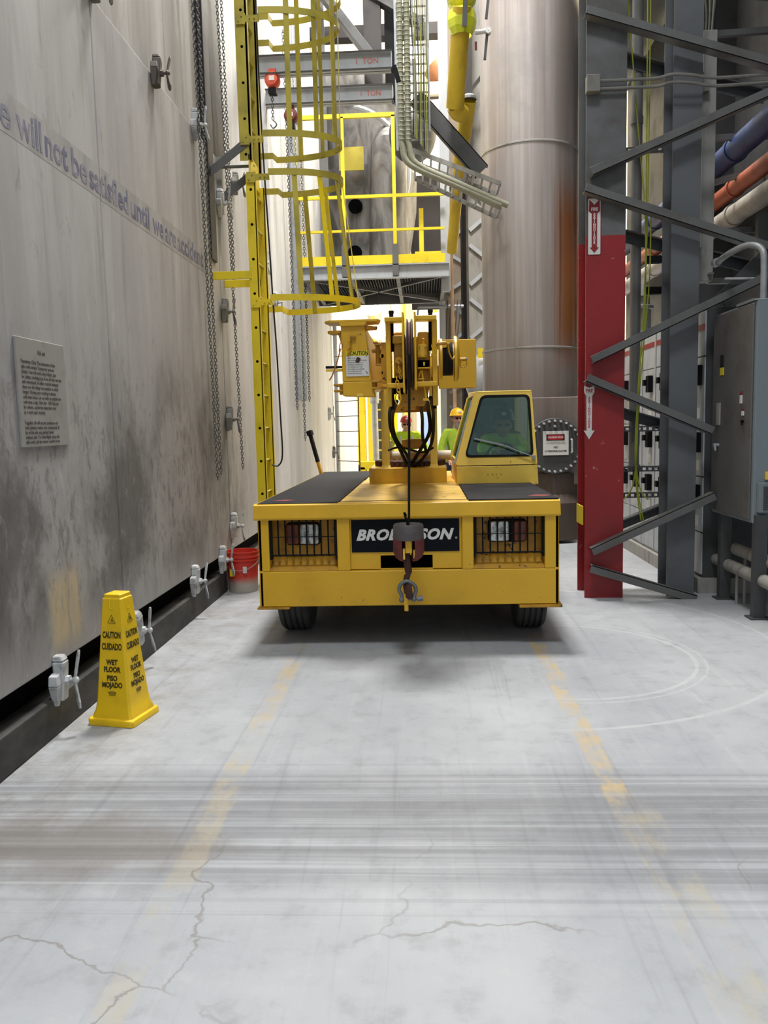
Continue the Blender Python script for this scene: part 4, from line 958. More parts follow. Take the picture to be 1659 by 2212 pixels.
cp_('retaining_pin', MB().tube(smooth_path([(-0.56, 5.55, 2.0), (-0.55, 5.55, 2.055), (-0.535, 5.55, 2.05), (-0.54, 5.55, 2.02)], 4), 0.004, 6).tube([(-0.548, 5.55, 2.02), (-0.575, 5.54, 1.93), (-0.61, 5.54, 1.84), (-0.63, 5.54, 1.81)], 0.005, 6), plain('dull_orange_pin', (176, 110, 60), 0.5))
cp_('tie_strap', MB().box(-0.66, -0.55, 5.60, 5.64, 1.895, 1.91), M['black'])
cp_('tie_strap', MB().box(-0.66, -0.55, 5.60, 5.64, 1.875, 1.89), M['cab'])
cp_('pin_chain', MB().chain((-0.475, 5.56, 2.09), (-0.50, 5.56, 1.97), 0.028, 0.003).box(-0.485, -0.445, 5.56, 5.58, 2.09, 2.105), M['crane_dirty'])
cp_('latch_block', MB().box(-0.45, -0.405, 5.56, 5.58, 1.70, 1.72), M['cab'])
cs = cp_('caution_notice', MB().box(-0.517, -0.362, 5.574, 5.579, 1.835, 1.972), M['white'], bevel=0.001)
cy = MB().box(-0.517, -0.362, 5.573, 5.579, 1.972, 2.005).build('notice_header', M['label_yellow'], cs)
text('lettering', 'CAUTION', 0.034, M['ink'], cs, face_front(-0.428, 5.5725, 1.988), 0.0004, 0, 0.001, 'CENTER', 0.82)
MB().tube([(-0.512, 5.572, 1.977), (-0.492, 5.572, 1.977), (-0.502, 5.572, 1.999)], 0.0012, 4, closed=True).build('warning_triangle', M['ink'], cs)
for i, s in enumerate(['MAKE SURE PINS', 'ARE PROPERLY INSTALLED', 'WHEN EXTENSION IS', 'STORED. EXTENSION', 'TO SWING OUT OR', 'PIN WHEN IN CARRIER', 'AT OUTER SIDE OF', 'BOOM EXTENSION.']):
    text('lettering', s, 0.0115, M['ink'], cs, face_front(-0.507, 5.5735, 1.955 - i * 0.0145), 0.0003, 0.1, 0, 'LEFT', 0.95)
MB().tube([(-0.38, 5.572, 1.965), (-0.37, 5.572, 1.985)], 0.0014, 4).tube([(-0.385, 5.572, 1.868), (-0.37, 5.572, 1.852)], 0.0014, 4).build('arrow_mark', M['ink'], cs)
MB().prism(rounded([(-0.455, 1.93), (-0.43, 1.925), (-0.415, 1.955), (-0.44, 1.965)], 0.008), 5.571, 5.5735, 'xz').build('rust_spot', M['rust'], cs)

# ------------------------------------------------------------------ operator's cab
def loop(pts, y):      # corner list (x, z) -> closed rounded loop
    return rounded(pts, 0.04, 5)
YC = 6.85; YT = 6.97
def cab_front_y(z): return YC if z < 1.15 else YC + (YT - YC) * (z - 1.15) / 0.60
inner = rounded([(0.345, 1.225), (0.905, 1.225), (0.888, 1.725), (0.49, 1.728)], 0.045, 5)
def outer_match(inner, corners):
    out = []
    n = len(inner) // 4
    for i in range(4):
        c = Vector(corners[i]); pr_ = Vector(corners[i - 1]); nx = Vector(corners[(i + 1) % 4])
        for k in range(n):
            t = k / (n - 1)
            if t < 0.5: out.append(tuple(c + (pr_ - c).normalized() * 0.05 * (1 - 2 * t)))
            else: out.append(tuple(c + (nx - c).normalized() * 0.05 * (2 * t - 1)))
    return out
outer = outer_match(inner, [(0.27, 1.15), (0.943, 1.15), (0.912, 1.765), (0.445, 1.765)])
def slanted_ring(outer, inner, t, dy=0):
    vs = []; n = len(outer)
    for d in (0, t):
        for L_ in (outer, inner):
            vs += [(x, cab_front_y(z) + d + dy, z) for (x, z) in L_]
    fs = []
    for i in range(n):
        j = (i + 1) % n
        fs += [(i, j, n + j, n + i), (2 * n + i, 3 * n + i, 3 * n + j, 2 * n + j), (i, 2 * n + i, 2 * n + j, j), (n + i, n + j, 3 * n + j, 3 * n + i)]
    return MB().add(vs, fs)
CB = 8.15      # back of the cab
cabf = slanted_ring(outer, inner, 0.03)
cab_o = cp_('cab_front_frame', cabf, M['cab'], bevel=0.002)
cp_('cab_lower_panel', MB().hexa([(0.275, YC, 0.985), (0.95, YC, 0.985), (0.95, YC + 0.03, 0.985), (0.275, YC + 0.03, 0.985)], [(0.27, YC - 0.004, 1.142), (0.943, YC - 0.004, 1.142), (0.943, YC + 0.03, 1.142), (0.27, YC + 0.03, 1.142)]), M['cab'], bevel=0.003)
bt = MB()
for (x, z) in ((0.285, 1.12), (0.285, 1.0), (0.93, 1.12), (0.93, 1.0), (0.60, 1.135), (0.72, 1.18), (0.53, 1.075), (0.57, 1.075), (0.60, 1.075), (0.61, 1.05), (0.64, 1.075)):
    bt.cyl((x, YC - 0.008, z), (x, YC + 0.002, z), 0.004, n=6)
cp_('rivet_set', bt, M['crane_dirty'])
# side, roof and rear shells
cp_('cab_roof', MB().hexa([(0.445, YT, 1.745), (0.912, YT, 1.745), (0.912, CB, 1.745), (0.445, CB, 1.745)], [(0.447, YT, 1.768), (0.910, YT, 1.768), (0.910, CB, 1.80), (0.447, CB, 1.80)]), M['cab'], bevel=0.006)
cp_('cab_side_panel', MB().hexa([(0.925, YC + 0.02, 0.985), (0.95, YC + 0.02, 0.985), (0.95, CB, 0.985), (0.925, CB, 0.985)], [(0.915, YC + 0.03, 1.25), (0.94, YC + 0.03, 1.25), (0.94, CB, 1.25), (0.915, CB, 1.25)]).box(0.885, 0.91, YT + 0.02, YT + 0.09, 1.25, 1.75).box(0.885, 0.91, CB - 0.1, CB, 1.25, 1.75), M['cab'], bevel=0.003)
cp_('cab_door_frame', MB().bar((0.275, YC + 0.05, 1.15), (0.447, YT + 0.05, 1.75), 0.03, 0.09, (0, 1, 0)).bar((0.275, CB - 0.04, 1.15), (0.447, CB - 0.04, 1.75), 0.03, 0.09, (0, 1, 0)).box(0.272, 0.30, YC + 0.03, CB, 0.985, 1.19), M['cab'], bevel=0.003)
cp_('door_edge_rail', MB().bar((0.255, YC + 0.02, 1.17), (0.41, YT + 0.02, 1.69), 0.014, 0.02, (0, 1, 0)), M['galv'])
cp_('cab_side_glass', MB().hexa([(0.285, YC + 0.1, 1.19), (0.289, YC + 0.1, 1.19), (0.289, CB - 0.08, 1.19), (0.285, CB - 0.08, 1.19)], [(0.440, YT + 0.1, 1.74), (0.444, YT + 0.1, 1.74), (0.444, CB - 0.08, 1.74), (0.440, CB - 0.08, 1.74)]), M['glass'])
cp_('cab_rear_lining', MB().hexa([(0.29, CB - 0.03, 0.99), (0.93, CB - 0.03, 0.99), (0.93, CB, 0.99), (0.29, CB, 0.99)], [(0.29, CB - 0.03, 1.18), (0.925, CB - 0.03, 1.18), (0.925, CB, 1.18), (0.29, CB, 1.18)]).hexa([(0.29, CB - 0.03, 1.18), (0.925, CB - 0.03, 1.18), (0.925, CB, 1.18), (0.29, CB, 1.18)], [(0.46, CB - 0.03, 1.75), (0.905, CB - 0.03, 1.75), (0.905, CB, 1.75), (0.46, CB, 1.75)]).box(0.46, 0.90, YT + 0.04, CB - 0.03, 1.735, 1.745), M['lining'])
# seal, windscreen, wiper
seal_o = rounded([(0.337, 1.217), (0.913, 1.217), (0.895, 1.733), (0.485, 1.736)], 0.05, 5)
seal_i = rounded([(0.356, 1.236), (0.893, 1.236), (0.876, 1.714), (0.502, 1.717)], 0.042, 5)
cp_('windscreen_seal', slanted_ring(seal_o, seal_i, 0.02, -0.008), M['black'], bevel=0.003)
wl_ = [(x, cab_front_y(z) + 0.006, z) for (x, z) in seal_i]; wl2 = [(x, y + 0.005, z) for (x, y, z) in wl_]
cp_('windscreen', MB().hexa(wl_, wl2), M['glass'])
cp_('wiper', MB().bar((0.905, YC - 0.03, 1.215), (0.66, YC - 0.015, 1.315), 0.012, 0.008).bar((0.66, YC - 0.015, 1.315), (0.42, YC + 0.0, 1.375), 0.008, 0.012).box(0.895, 0.925, YC - 0.03, YC + 0.01, 1.195, 1.225), M['galv'])
cp_('operator_seat', MB().prism(rounded([(0.50, 1.0), (0.90, 1.0), (0.90, 1.12), (0.50, 1.12)], 0.03), 7.25, 7.75, 'xz').prism(rounded([(0.48, 1.1), (0.91, 1.1), (0.91, 1.42), (0.48, 1.42)], 0.04), 7.72, 7.84, 'xz'), M['seat'], bevel=0.02)
cp_('steering_wheel', MB().tube([(0.68 + 0.14 * math.cos(a), 7.10 + 0.05 * math.sin(a), 1.20 + 0.12 * math.sin(a)) for a in [2 * PI * k / 24 for k in range(24)]], 0.012, 8, closed=True).cyl((0.68, 7.05, 1.0), (0.68, 7.12, 1.20), 0.015, n=8), M['black'])
cp_('round_mirror', MB().lathe([(0.0, -0.012), (0.05, -0.012), (0.055, 0.0), (0.05, 0.012), (0.0, 0.012)], (0.46, 7.03, 1.47), 'y', 24).cyl((0.46, 7.03, 1.42), (0.475, 7.04, 1.33), 0.007, n=6), M['black'])
cp_('roll_bar', MB().tube(smooth_path([(0.80, 7.9, 1.1), (0.80, 7.9, 1.5), (0.795, 7.9, 1.64), (0.76, 7.9, 1.68), (0.62, 7.9, 1.69), (0.5, 7.9, 1.69)], 6), 0.022, 8), M['black'])

# ================================================================== hook block hanging on the hoist rope
hk = empty('hook_block', (-0.12, 5.12, 0.3), 'heavy round overhaul weight and hook hanging on a rope before the black name plate', 'crane hook')
HY = 5.12
hx = -0.108
MB().tube([(-0.080, 5.10, 1.93), (-0.085, 5.095, 1.72), (hx + 0.006, HY, 0.93), (hx, HY, 0.86)], 0.008, 8).build('hoist_rope', M['hose'], hk)
MB().tube(smooth_path([(hx - 0.012, HY, 0.93), (hx - 0.024, HY - 0.01, 0.95), (hx - 0.012, HY, 0.905), (hx - 0.004, HY, 0.87)], 4), 0.007, 6).build('rope_clamp', M['black'], hk)
wt = MB().lathe([(0.0, 0.845), (0.055, 0.848), (0.078, 0.872), (0.088, 0.878), (0.096, 0.868), (0.0975, 0.80), (0.0985, 0.78)], (hx, HY, 0), n=40)
wt.build('overhaul_ball_cap', M['hookgrey'], hk)
ck = MB()
for (a0, a1) in ((-1.15, 1.15), (PI - 1.15, PI + 1.15)):
    ck.lathe([(0.04, 0.785), (0.0985, 0.785), (0.099, 0.70), (0.085, 0.665), (0.06, 0.645), (0.04, 0.66), (0.04, 0.785)], (hx, HY, 0), n=14, a0=a0, a1=a1)
ck.build('overhaul_ball_cheek', M['hookred'], hk)
MB().box(hx - 0.02, hx + 0.022, HY - 0.075, HY - 0.03, 0.70, 0.778).build('yellow_socket', M['crane'], hk, bevel=0.004)['label'] = 'yellow rope socket'
MB().box(hx - 0.036, hx - 0.022, HY - 0.07, HY - 0.05, 0.66, 0.73).box(hx + 0.03, hx + 0.04, HY - 0.07, HY - 0.05, 0.665, 0.72).build('socket_pin', M['cab'], hk, bevel=0.002)
sw = MB().tube(smooth_path([(hx - 0.005, HY, 0.76), (hx - 0.012, HY, 0.64), (hx - 0.004, HY, 0.57), (hx - 0.014, HY, 0.53)], 5), [0.02] * 5 + [0.024] * 6 + [0.017] * 5, 10)
sw.build('swivel_shank', M['rust'], hk)
hp_ = smooth_path([(hx - 0.014, HY, 0.55), (hx - 0.02, HY, 0.50), (hx - 0.012, HY - 0.02, 0.45), (hx - 0.002, HY - 0.045, 0.425), (hx - 0.002, HY - 0.065, 0.45), (hx - 0.002, HY - 0.07, 0.50)], 6)
MB().tube(hp_, [0.017 + 0.008 * math.sin(PI * k / (len(hp_) - 1)) for k in range(len(hp_))], 10).build('hook', M['rust'], hk)
sp = smooth_path([(hx - 0.05, HY - 0.03, 0.395), (hx - 0.052, HY - 0.03, 0.43), (hx - 0.066, HY - 0.03, 0.46), (hx - 0.055, HY - 0.03, 0.495), (hx - 0.015, HY - 0.03, 0.515), (hx + 0.03, HY - 0.03, 0.49), (hx + 0.042, HY - 0.03, 0.455), (hx + 0.03, HY - 0.03, 0.42), (hx + 0.028, HY - 0.03, 0.395)], 5)
MB().tube(sp, 0.0125, 10).ball((hx - 0.05, HY - 0.03, 0.395), 0.018, 10, 8).ball((hx + 0.028, HY - 0.03, 0.40), 0.018, 10, 8).cyl((hx - 0.06, HY - 0.03, 0.40), (hx + 0.055, HY - 0.03, 0.40), 0.008, n=8).cyl((hx + 0.05, HY - 0.03, 0.40), (hx + 0.085, HY - 0.03, 0.405), 0.018, n=6).build('shackle', M['shackle'], hk)
MB().box(hx - 0.034, hx - 0.008, HY - 0.05, HY - 0.02, 0.325, 0.435).build('tag_strap', M['crane'], hk, bevel=0.003)
# ================================================================== right side: column with lacing bars
def wcol(root, x0, x1, y0, y1, z1, mat, n='column_shaft', t=0.02):
    MB().box(x0, x1, y0, y0 + t, 0, z1).box(x0, x1, y1 - t, y1, 0, z1).box((x0 + x1) / 2 - 0.01, (x0 + x1) / 2 + 0.01, y0 + t, y1 - t, 0, z1).build(n, mat, root, bevel=0.002)
rc = empty('steel_column', (1.50, 7.05, 0), 'grey steel column with its lower half painted red, beside the crane', 'column')
wcol(rc, 1.345, 1.665, 6.90, 7.24, 9.0, M['redcol'])
MB().box(1.33, 1.34, 6.95, 7.2, 0.62, 0.78).build('yellow_tab', M['label_yellow'], rc)
M['colgrey'] = paint('column_grey', (92, 95, 98), (68, 66, 63), 0.6, 0.5, scale=2.5)
c2 = empty('steel_column', (2.14, 7.1, 0), 'plain grey steel column to the right of the red one', 'column')
wcol(c2, 2.045, 2.275, 6.95, 7.22, 9.0, M['colgrey'])
# lacing: zigzag angle bars, each one its own piece
LAC = [((1.335, 4.72), (3.05, 4.18), 'highest lacing bar, sloping down to the right from the grey column top'),
       ((1.355, 3.50), (3.05, 4.18), 'lacing bar rising to the right from just above the upper extinguisher sign'),
       ((1.335, 3.38), (3.0, 2.80), 'lacing bar sloping down to the right from just above the upper extinguisher sign'),
       ((1.365, 2.02), (3.0, 2.76), 'lacing bar rising to the right from the red column, above the lower arrow sign'),
       ((1.355, 1.88), (2.375, 1.426), 'lacing bar sloping down behind the grey cabinet from above the lower arrow sign'),
       ((1.375, 0.44), (2.375, 0.892), 'lacing bar rising behind the grey cabinet from low on the red column'),
       ((1.385, 0.30), (2.26, 0.03), 'lowest lacing bar, running from the red column down to the floor')]
for i, ((xa, za), (xb, zb), lab) in enumerate(LAC):
    mb = MB().angle((xa, 6.80, za), (xb, 6.80, zb), 0.085, 0.012, side=1, flip=-1 if (zb > za) else 1)
    # flat leg plus the leg turned back to the column
    d = Vector((xb - xa, 0, zb - za)).normalized(); nrm = Vector((-d.z, 0, d.x))
    mb = MB()
    p, q = Vector((xa, 6.80, za)), Vector((xb, 6.80, zb))
    for (o, wv, tv, ww) in ((Vector((0, 0, 0)), -nrm, Vector((0, 1, 0)), 0.066), (-nrm * (0.056 if (za + zb) / 2 > 1.5 else 0.0), Vector((0, 1, 0)), -nrm, 0.10)):
        mb.hexa([p + o, p + o + wv * ww, p + o + wv * ww + tv * 0.01, p + o + tv * 0.01], [q + o, q + o + wv * ww, q + o + wv * ww + tv * 0.01, q + o + tv * 0.01])
    tag(mb.build('lacing_bar', M['grey'], origin=p, bevel=0.002), lab, 'brace', 'zigzag lacing bars between the right hand columns')
# second plane of lacing behind
for i, ((xa, za), (xb, zb), lab) in enumerate([((1.55, 4.55), (2.9, 4.15), 'dark rear lacing bar high up behind the grey pipe'), ((1.6, 3.1), (2.9, 2.75), 'dark rear lacing bar below the third front bar'), ((1.6, 0.52), (2.32, 0.81), 'dark rear lacing bar low down behind the front one'), ((1.6, 1.60), (2.32, 1.38), 'dark rear lacing bar at waist height')]):
    tag(MB().bar((xa, 7.30, za), (xb, 7.30, zb), 0.012, 0.09).bar((xa, 7.26, za + 0.04), (xb, 7.26, zb + 0.04), 0.08, 0.012).build('lacing_bar', M['grey_dark'], origin=(xa, 7.3, za)), lab, 'brace', 'rear lacing bars between the right hand columns')

# extinguisher signs
s1 = empty('extinguisher_sign', (1.41, 6.89, 3.06), 'red and white vertical fire extinguisher sign on the grey part of the column', 'sign')
x0, x1, z0, z1 = 1.362, 1.460, 2.845, 3.285
MB().prism(rounded([(x0 - .006, z0 - .002), (x1 + .006, z0 - .002), (x1 + .006, z1 + .006), (x0 - .006, z1 + .006)], 0.008), 6.895, 6.899, 'xz').build('red_border', M['redpaint'], s1)
MB().prism(rounded([(x0, z0), (x1, z0), (x1, z1), (x0, z1)], 0.008), 6.893, 6.897, 'xz').build('sign_board', M['white'], s1)
cx = (x0 + x1) / 2
MB().prism([(x0 + .008, z1 - .008), (cx, z1 - .050), (x1 - .008, z1 - .008), (x1 - .004, z1 - .10), (cx + .022, z1 - .118), (cx + .022, z0 + .055), (x1 - .012, z0 + .055), (cx, z0 + .012), (x0 + .012, z0 + .055), (cx - .022, z0 + .055), (cx - .022, z1 - .118), (x0 + .004, z1 - .10)], 6.891, 6.8935, 'xz').build('red_arrow', M['redpaint'], s1)
text('lettering', 'FIRE', 0.036, M['white'], s1, face_front(cx, 6.8902, z1 - 0.085), 0.0004, 0, 0.0012, 'CENTER', 0.85)
for i, c in enumerate('EXTINGUISHER'):
    text('lettering', c, 0.027, M['white'], s1, face_front(cx, 6.8902, z1 - 0.125 - i * 0.0205), 0.0004, 0, 0.001)
s2 = empty('extinguisher_sign', (1.375, 6.89, 1.57), 'white arrow shaped fire extinguisher sticker on the red part of the column', 'sign')
cx = 1.376; z1, z0 = 1.79, 1.345
MB().prism([(cx - .042, z1), (cx, z1 - .018), (cx + .042, z1), (cx + .042, z1 - .055), (cx + .024, z1 - .085), (cx + .021, z0 + .072), (cx + .045, z0 + .075), (cx, z0), (cx - .045, z0 + .075), (cx - .021, z0 + .072), (cx - .024, z1 - .085), (cx - .042, z1 - .055)], 6.893, 6.897, 'xz').build('sign_board', M['white'], s2)
text('lettering', 'FIRE', 0.038, M['red_ink'], s2, face_front(cx, 6.8922, z1 - 0.045), 0.0004, 0, 0.0012, 'CENTER', 0.8)
for i, c in enumerate('EXTINGUISHER'):
    text('lettering', c, 0.026, M['red_ink'], s2, face_front(cx, 6.8922, z1 - 0.105 - i * 0.0215), 0.0004, 0, 0.001)

# junction box and the pair of conduits
jb = empty('junction_box', (1.39, 6.87, 4.15), 'small dusty junction box on the column with two conduits leaving it', 'junction box')
MB().box(1.335, 1.44, 6.82, 6.90, 4.085, 4.215).build('box_body', M['conduit'], jb, bevel=0.006)
for (z, lab) in ((4.175, 'upper of the two horizontal conduits crossing the columns'), (4.115, 'lower of the two horizontal conduits crossing the columns')):
    pts = smooth_path([(1.44, 6.86, z), (1.75, 6.86, z), (1.90, 6.86, z + 0.003), (2.0, 6.84, z + 0.018), (2.15, 6.84, z + 0.008), (2.3, 6.86, z - 0.01), (2.5, 6.86, z - 0.012), (3.1, 6.86, z + 0.005)], 4)
    tag(MB().tube(pts, 0.013, 8).build('horizontal_conduit', M['conduit'], origin=pts[0]), lab, 'conduit', 'conduits leaving the junction box')
tag(MB().cyl((1.86, 7.35, 9), (1.86, 7.35, 1.07), 0.046, n=16).cyl((1.86, 7.35, 1.10), (1.86, 7.35, 1.05), 0.055, n=16).cyl((1.86, 7.35, 4.0), (1.86, 7.35, 4.06), 0.052, n=16).build('vertical_pipe', M['grey'], origin=(1.86, 7.35, 1.07)), 'grey vertical pipe hanging between the red column and the plain one', 'pipe')
for (z, lab) in ((3.76, 'slotted channel bar between the columns, highest'), (1.42, 'slotted channel bar between the columns at waist height'), (1.07, 'slotted channel bar at the lower end of the grey pipe'), (0.84, 'slotted channel bar between the columns, lowest')):
    mb = MB().box(1.64, 2.06, 7.24, 7.25, z - 0.022, z - 0.012).box(1.64, 2.06, 7.24, 7.25, z + 0.012, z + 0.022)
    for k in range(9): mb.box(1.64 + k * 0.05, 1.66 + k * 0.05, 7.24, 7.25, z - 0.012, z + 0.012)
    mb.box(1.64, 2.06, 7.25, 7.28, z + 0.02, z + 0.024).box(1.64, 2.06, 7.25, 7.28, z - 0.024, z - 0.02)
    tag(mb.build('slotted_channel', M['grey_dark'], origin=(1.64, 7.24, z)), lab, 'channel', 'slotted channel bars between the columns')
# hanging yellow-green cords
for i, pts in enumerate([[(1.90, 7.22, 6), (1.91, 7.22, 3.2), (1.90, 7.2, 2.2), (1.84, 7.2, 1.5), (1.84, 7.2, 1.0), (1.89, 7.2, 0.62)],
                         [(1.93, 7.22, 6), (1.92, 7.22, 3.1), (1.87, 7.2, 2.0), (1.84, 7.2, 1.4), (1.85, 7.2, 0.95), (1.92, 7.2, 0.58)],
                         [(1.70, 7.22, 5.4), (1.82, 7.22, 4.1), (1.91, 7.22, 3.0), (1.86, 7.2, 1.8), (1.84, 7.2, 1.1), (1.78, 7.2, 0.85), (1.66, 7.2, 0.80)],
                         [(1.95, 7.22, 3.3), (1.945, 7.22, 2.7), (1.90, 7.2, 2.2), (1.86, 7.2, 1.9), (1.84, 7.2, 1.2), (1.88, 7.2, 0.9), (1.95, 7.2, 0.80)]]):
    tag(MB().tube(smooth_path(pts, 6), 0.006, 5).build('hanging_cable', M['greencable'], origin=pts[-1]), ['yellow green cord beside the grey pipe, reaching second lowest', 'yellow green cord beside the grey pipe, reaching the lowest point', 'yellow green cord slanting down from the column top and curling left at its end', 'short yellow green cord that bows out and curls right at its end'][i], 'cord', 'yellow green cords beside the grey pipe')

# pale wireway box hanging right of the plain column
ww = empty('wireway', (2.42, 7.3, 2.6), 'tall pale sheet metal wireway right of the plain grey column', 'wireway')
MB().box(2.365, 2.475, 7.22, 7.36, 2.66, 4.68).build('duct_box', M['dusty'], ww, bevel=0.003)
MB().box(2.345, 2.40, 7.16, 7.24, 4.18, 4.24).cyl((2.33, 7.2, 4.21), (2.36, 7.2, 4.21), 0.03, n=10).build('pipe_clamp', M['conduit'], ww)
MB().box(2.43, 2.46, 7.15, 7.22, 2.70, 2.72).box(2.30, 2.345, 7.2, 7.24, 2.80, 2.88).build('bracket', M['conduit'], ww)
for i in range(7):
    x = 2.38 + 0.014 * i
    pts = [(x, 7.3, 4.66), (x + 0.01, 7.3, 4.85), (x - 0.05 + 0.02 * i, 7.32, 5.3), (x - 0.1 + 0.05 * i, 7.4, 6.2)]
    tag(MB().tube(smooth_path(pts, 5), 0.009, 6).build('bundled_cable', M['cable'] if i % 2 else M['black_cable'], origin=pts[0]), 'cable rising out of the top of the pale wireway', 'cable', 'cables rising from the wireway')

# grey electrical cabinet on legs at the right edge
ec = empty('electrical_cabinet', (2.9, 6.5, 0), 'grey electrical cabinet on steel legs at the right', 'electrical cabinet')
cabb = MB().box(2.42, 3.3, 6.12, 6.98, 0.715, 2.34).build('cabinet_body', M['bluegrey'], ec, bevel=0.008)
MB().box(2.404, 2.42, 6.16, 6.965, 0.74, 2.325).build('side_door', M['grey'], ec, bevel=0.006)['label'] = 'darker grey side door'
MB().hexa([(2.41, 6.12, 2.34), (3.3, 6.12, 2.34), (3.3, 6.5, 2.34), (2.41, 6.5, 2.34)], [(2.41, 6.2, 2.36), (3.3, 6.2, 2.36), (3.3, 6.5, 2.36), (2.41, 6.5, 2.36)]).build('top_rim', M['bluegrey'], ec)
MB().box(2.398, 2.404, 6.72, 6.79, 1.90, 2.0).build('dark_label', M['ink'], ec)
MB().box(2.398, 2.404, 6.72, 6.79, 1.84, 1.90).build('yellow_label', M['label_yellow'], ec)
for (y, z, w, h, m) in ((6.34, 1.64, 0.035, 0.07, 'white'), (6.34, 1.68, 0.035, 0.025, 'redpaint'), (6.30, 1.53, 0.035, 0.035, 'white'), (6.30, 1.555, 0.035, 0.015, 'redpaint')):
    MB().box(2.396, 2.404, y - w / 2, y + w / 2, z - h / 2, z + h / 2).build('warning_label', M[m], ec)
MB().box(2.394, 2.404, 6.77, 6.85, 1.44, 1.62).box(2.392, 2.396, 6.79, 6.81, 1.46, 1.60).build('document_window', M['dusty'], ec, bevel=0.002)
MB().cyl((2.404, 6.80, 1.28), (2.36, 6.80, 1.28), 0.014, n=10).bar((2.37, 6.80, 1.29), (2.37, 6.78, 1.235), 0.014, 0.014).build('door_handle', M['galv'], ec)
MB().cyl((2.404, 6.29, 1.47), (2.385, 6.29, 1.47), 0.012, n=10).bar((2.39, 6.29, 1.48), (2.39, 6.29, 1.44), 0.01, 0.012).build('lock_knob', M['black'], ec)
MB().box(2.445, 2.60, 6.07, 6.12, 0.80, 1.02).build('vent_box', M['bluegrey'], ec, bevel=0.004)
vb = MB()
for k in range(12): vb.box(2.475, 2.60, 6.062, 6.07, 0.82 + k * 0.015, 0.827 + k * 0.015)
vb.build('vent_louvre', M['grey_dark'], ec)
MB().box(2.50, 2.56, 6.105, 6.12, 1.04, 1.10).build('outlet_plate', M['cab'], ec)['label'] = 'cream outlet plate'
for (x, y) in ((2.43, 6.80), (2.43, 6.10), (3.2, 6.80), (3.2, 6.10)):
    MB().box(x, x + 0.09, y - 0.02, y + 0.05, 0.0, 0.78).box(x - 0.03, x + 0.12, y - 0.05, y + 0.08, 0, 0.012).build('leg', M['grey_dark'], ec, bevel=0.003)
pts = smooth_path([(2.53, 6.3, 2.35), (2.53, 6.3, 2.60), (2.52, 6.32, 2.73), (2.47, 6.45, 2.79), (2.40, 6.62, 2.77), (2.40, 6.9, 2.755)], 6)
MB().tube(pts, 0.024, 10).cyl(pts[-1], (2.40, 6.96, 2.755), 0.034, n=12).build('conduit_elbow', M['galv'], ec)
tag(MB().cyl((2.46, 6.9, 2.62), (3.3, 6.9, 2.60), 0.011, n=8).build('thin_conduit', M['whitepaint'], origin=(2.46, 6.9, 2.62)), 'thin white conduit just above the grey cabinet', 'conduit')
for (x, z, lab) in ((2.56, 0.42, 'upper of two dusty insulated pipes under the grey cabinet'), (2.50, 0.29, 'lower of two dusty insulated pipes under the grey cabinet')):
    mb = MB()
    for k in range(8): mb.cyl((x, 5.0 + k * 0.29, z), (x, 5.0 + k * 0.29 + 0.275, z), 0.05, n=14)
    mb.cyl((x, 5.0, z), (x, 7.1, z), 0.042, n=12).cyl((x, 5.6, z - 0.03), (x, 5.6, 0), 0.012, n=8).cyl((x, 6.6, z - 0.03), (x, 6.6, 0), 0.012, n=8)
    tag(mb.build('insulated_pipe', M['dusty'], origin=(x, 6.0, z)), lab, 'pipe', 'insulated pipes under the cabinet')

# motor control cabinets: a row of tall sections
MX = 2.37
secs = [7.06, 7.56, 8.06, 8.56, 9.06, 9.56, 10.06, 10.56, 11.1, 11.7, 12.3]
words = ['first', 'second', 'third', 'fourth', 'fifth', 'sixth', 'seventh', 'eighth', 'ninth', 'tenth']
st('trim_9', MB().box(MX - 0.04, 3.4, 7.02, 13.2, 0, 0.13), M['dusty'])
for i in range(len(secs) - 1):
    a, b_ = secs[i], secs[i + 1]
    r = empty('control_cabinet', (MX + 0.4, (a + b_) / 2, 0.13), 'light grey motor control cabinet section standing %s in the row behind the columns' % words[i], 'control cabinet', 'motor control cabinet row')
    MB().box(MX + 0.012, MX + 0.8, a + 0.003, b_ - 0.003, 0.13, 2.42).build('cabinet_body', M['lightgrey'] if i else M['grey_dark'], r, bevel=0.004)
    zz = [0.15, 0.52, 1.0, 1.45, 2.02, 2.40]
    for k in range(5):
        d = MB().box(MX, MX + 0.014, a + 0.012, b_ - 0.055, zz[k] + 0.006, zz[k + 1] - 0.006).build('door', M['lightgrey'], r, bevel=0.003)
        if k in (1, 2, 3):
            MB().box(MX - 0.05, MX, a + 0.06, a + 0.16, zz[k + 1] - 0.24, zz[k + 1] - 0.07).box(MX - 0.075, MX - 0.04, a + 0.13, a + 0.20, zz[k + 1] - 0.17, zz[k + 1] - 0.11).build('breaker_handle', M['black'], d, bevel=0.004)
            MB().box(MX - 0.003, MX, a + 0.2, a + 0.28, zz[k + 1] - 0.2, zz[k + 1] - 0.14).build('yellow_tag', M['label_yellow'], d)
            MB().box(MX - 0.003, MX, a + 0.1, a + 0.22, zz[k] + 0.05, zz[k] + 0.14).build('white_tag', M['white'], d)
    MB().box(MX - 0.003, MX, a + 0.02, b_ - 0.06, 2.24, 2.29).build('red_band', M['redpaint'], r)
    MB().box(MX - 0.006, MX + 0.002, b_ - 0.045, b_ - 0.008, 0.16, 2.4).build('wire_gutter', M['lightgrey'], r)
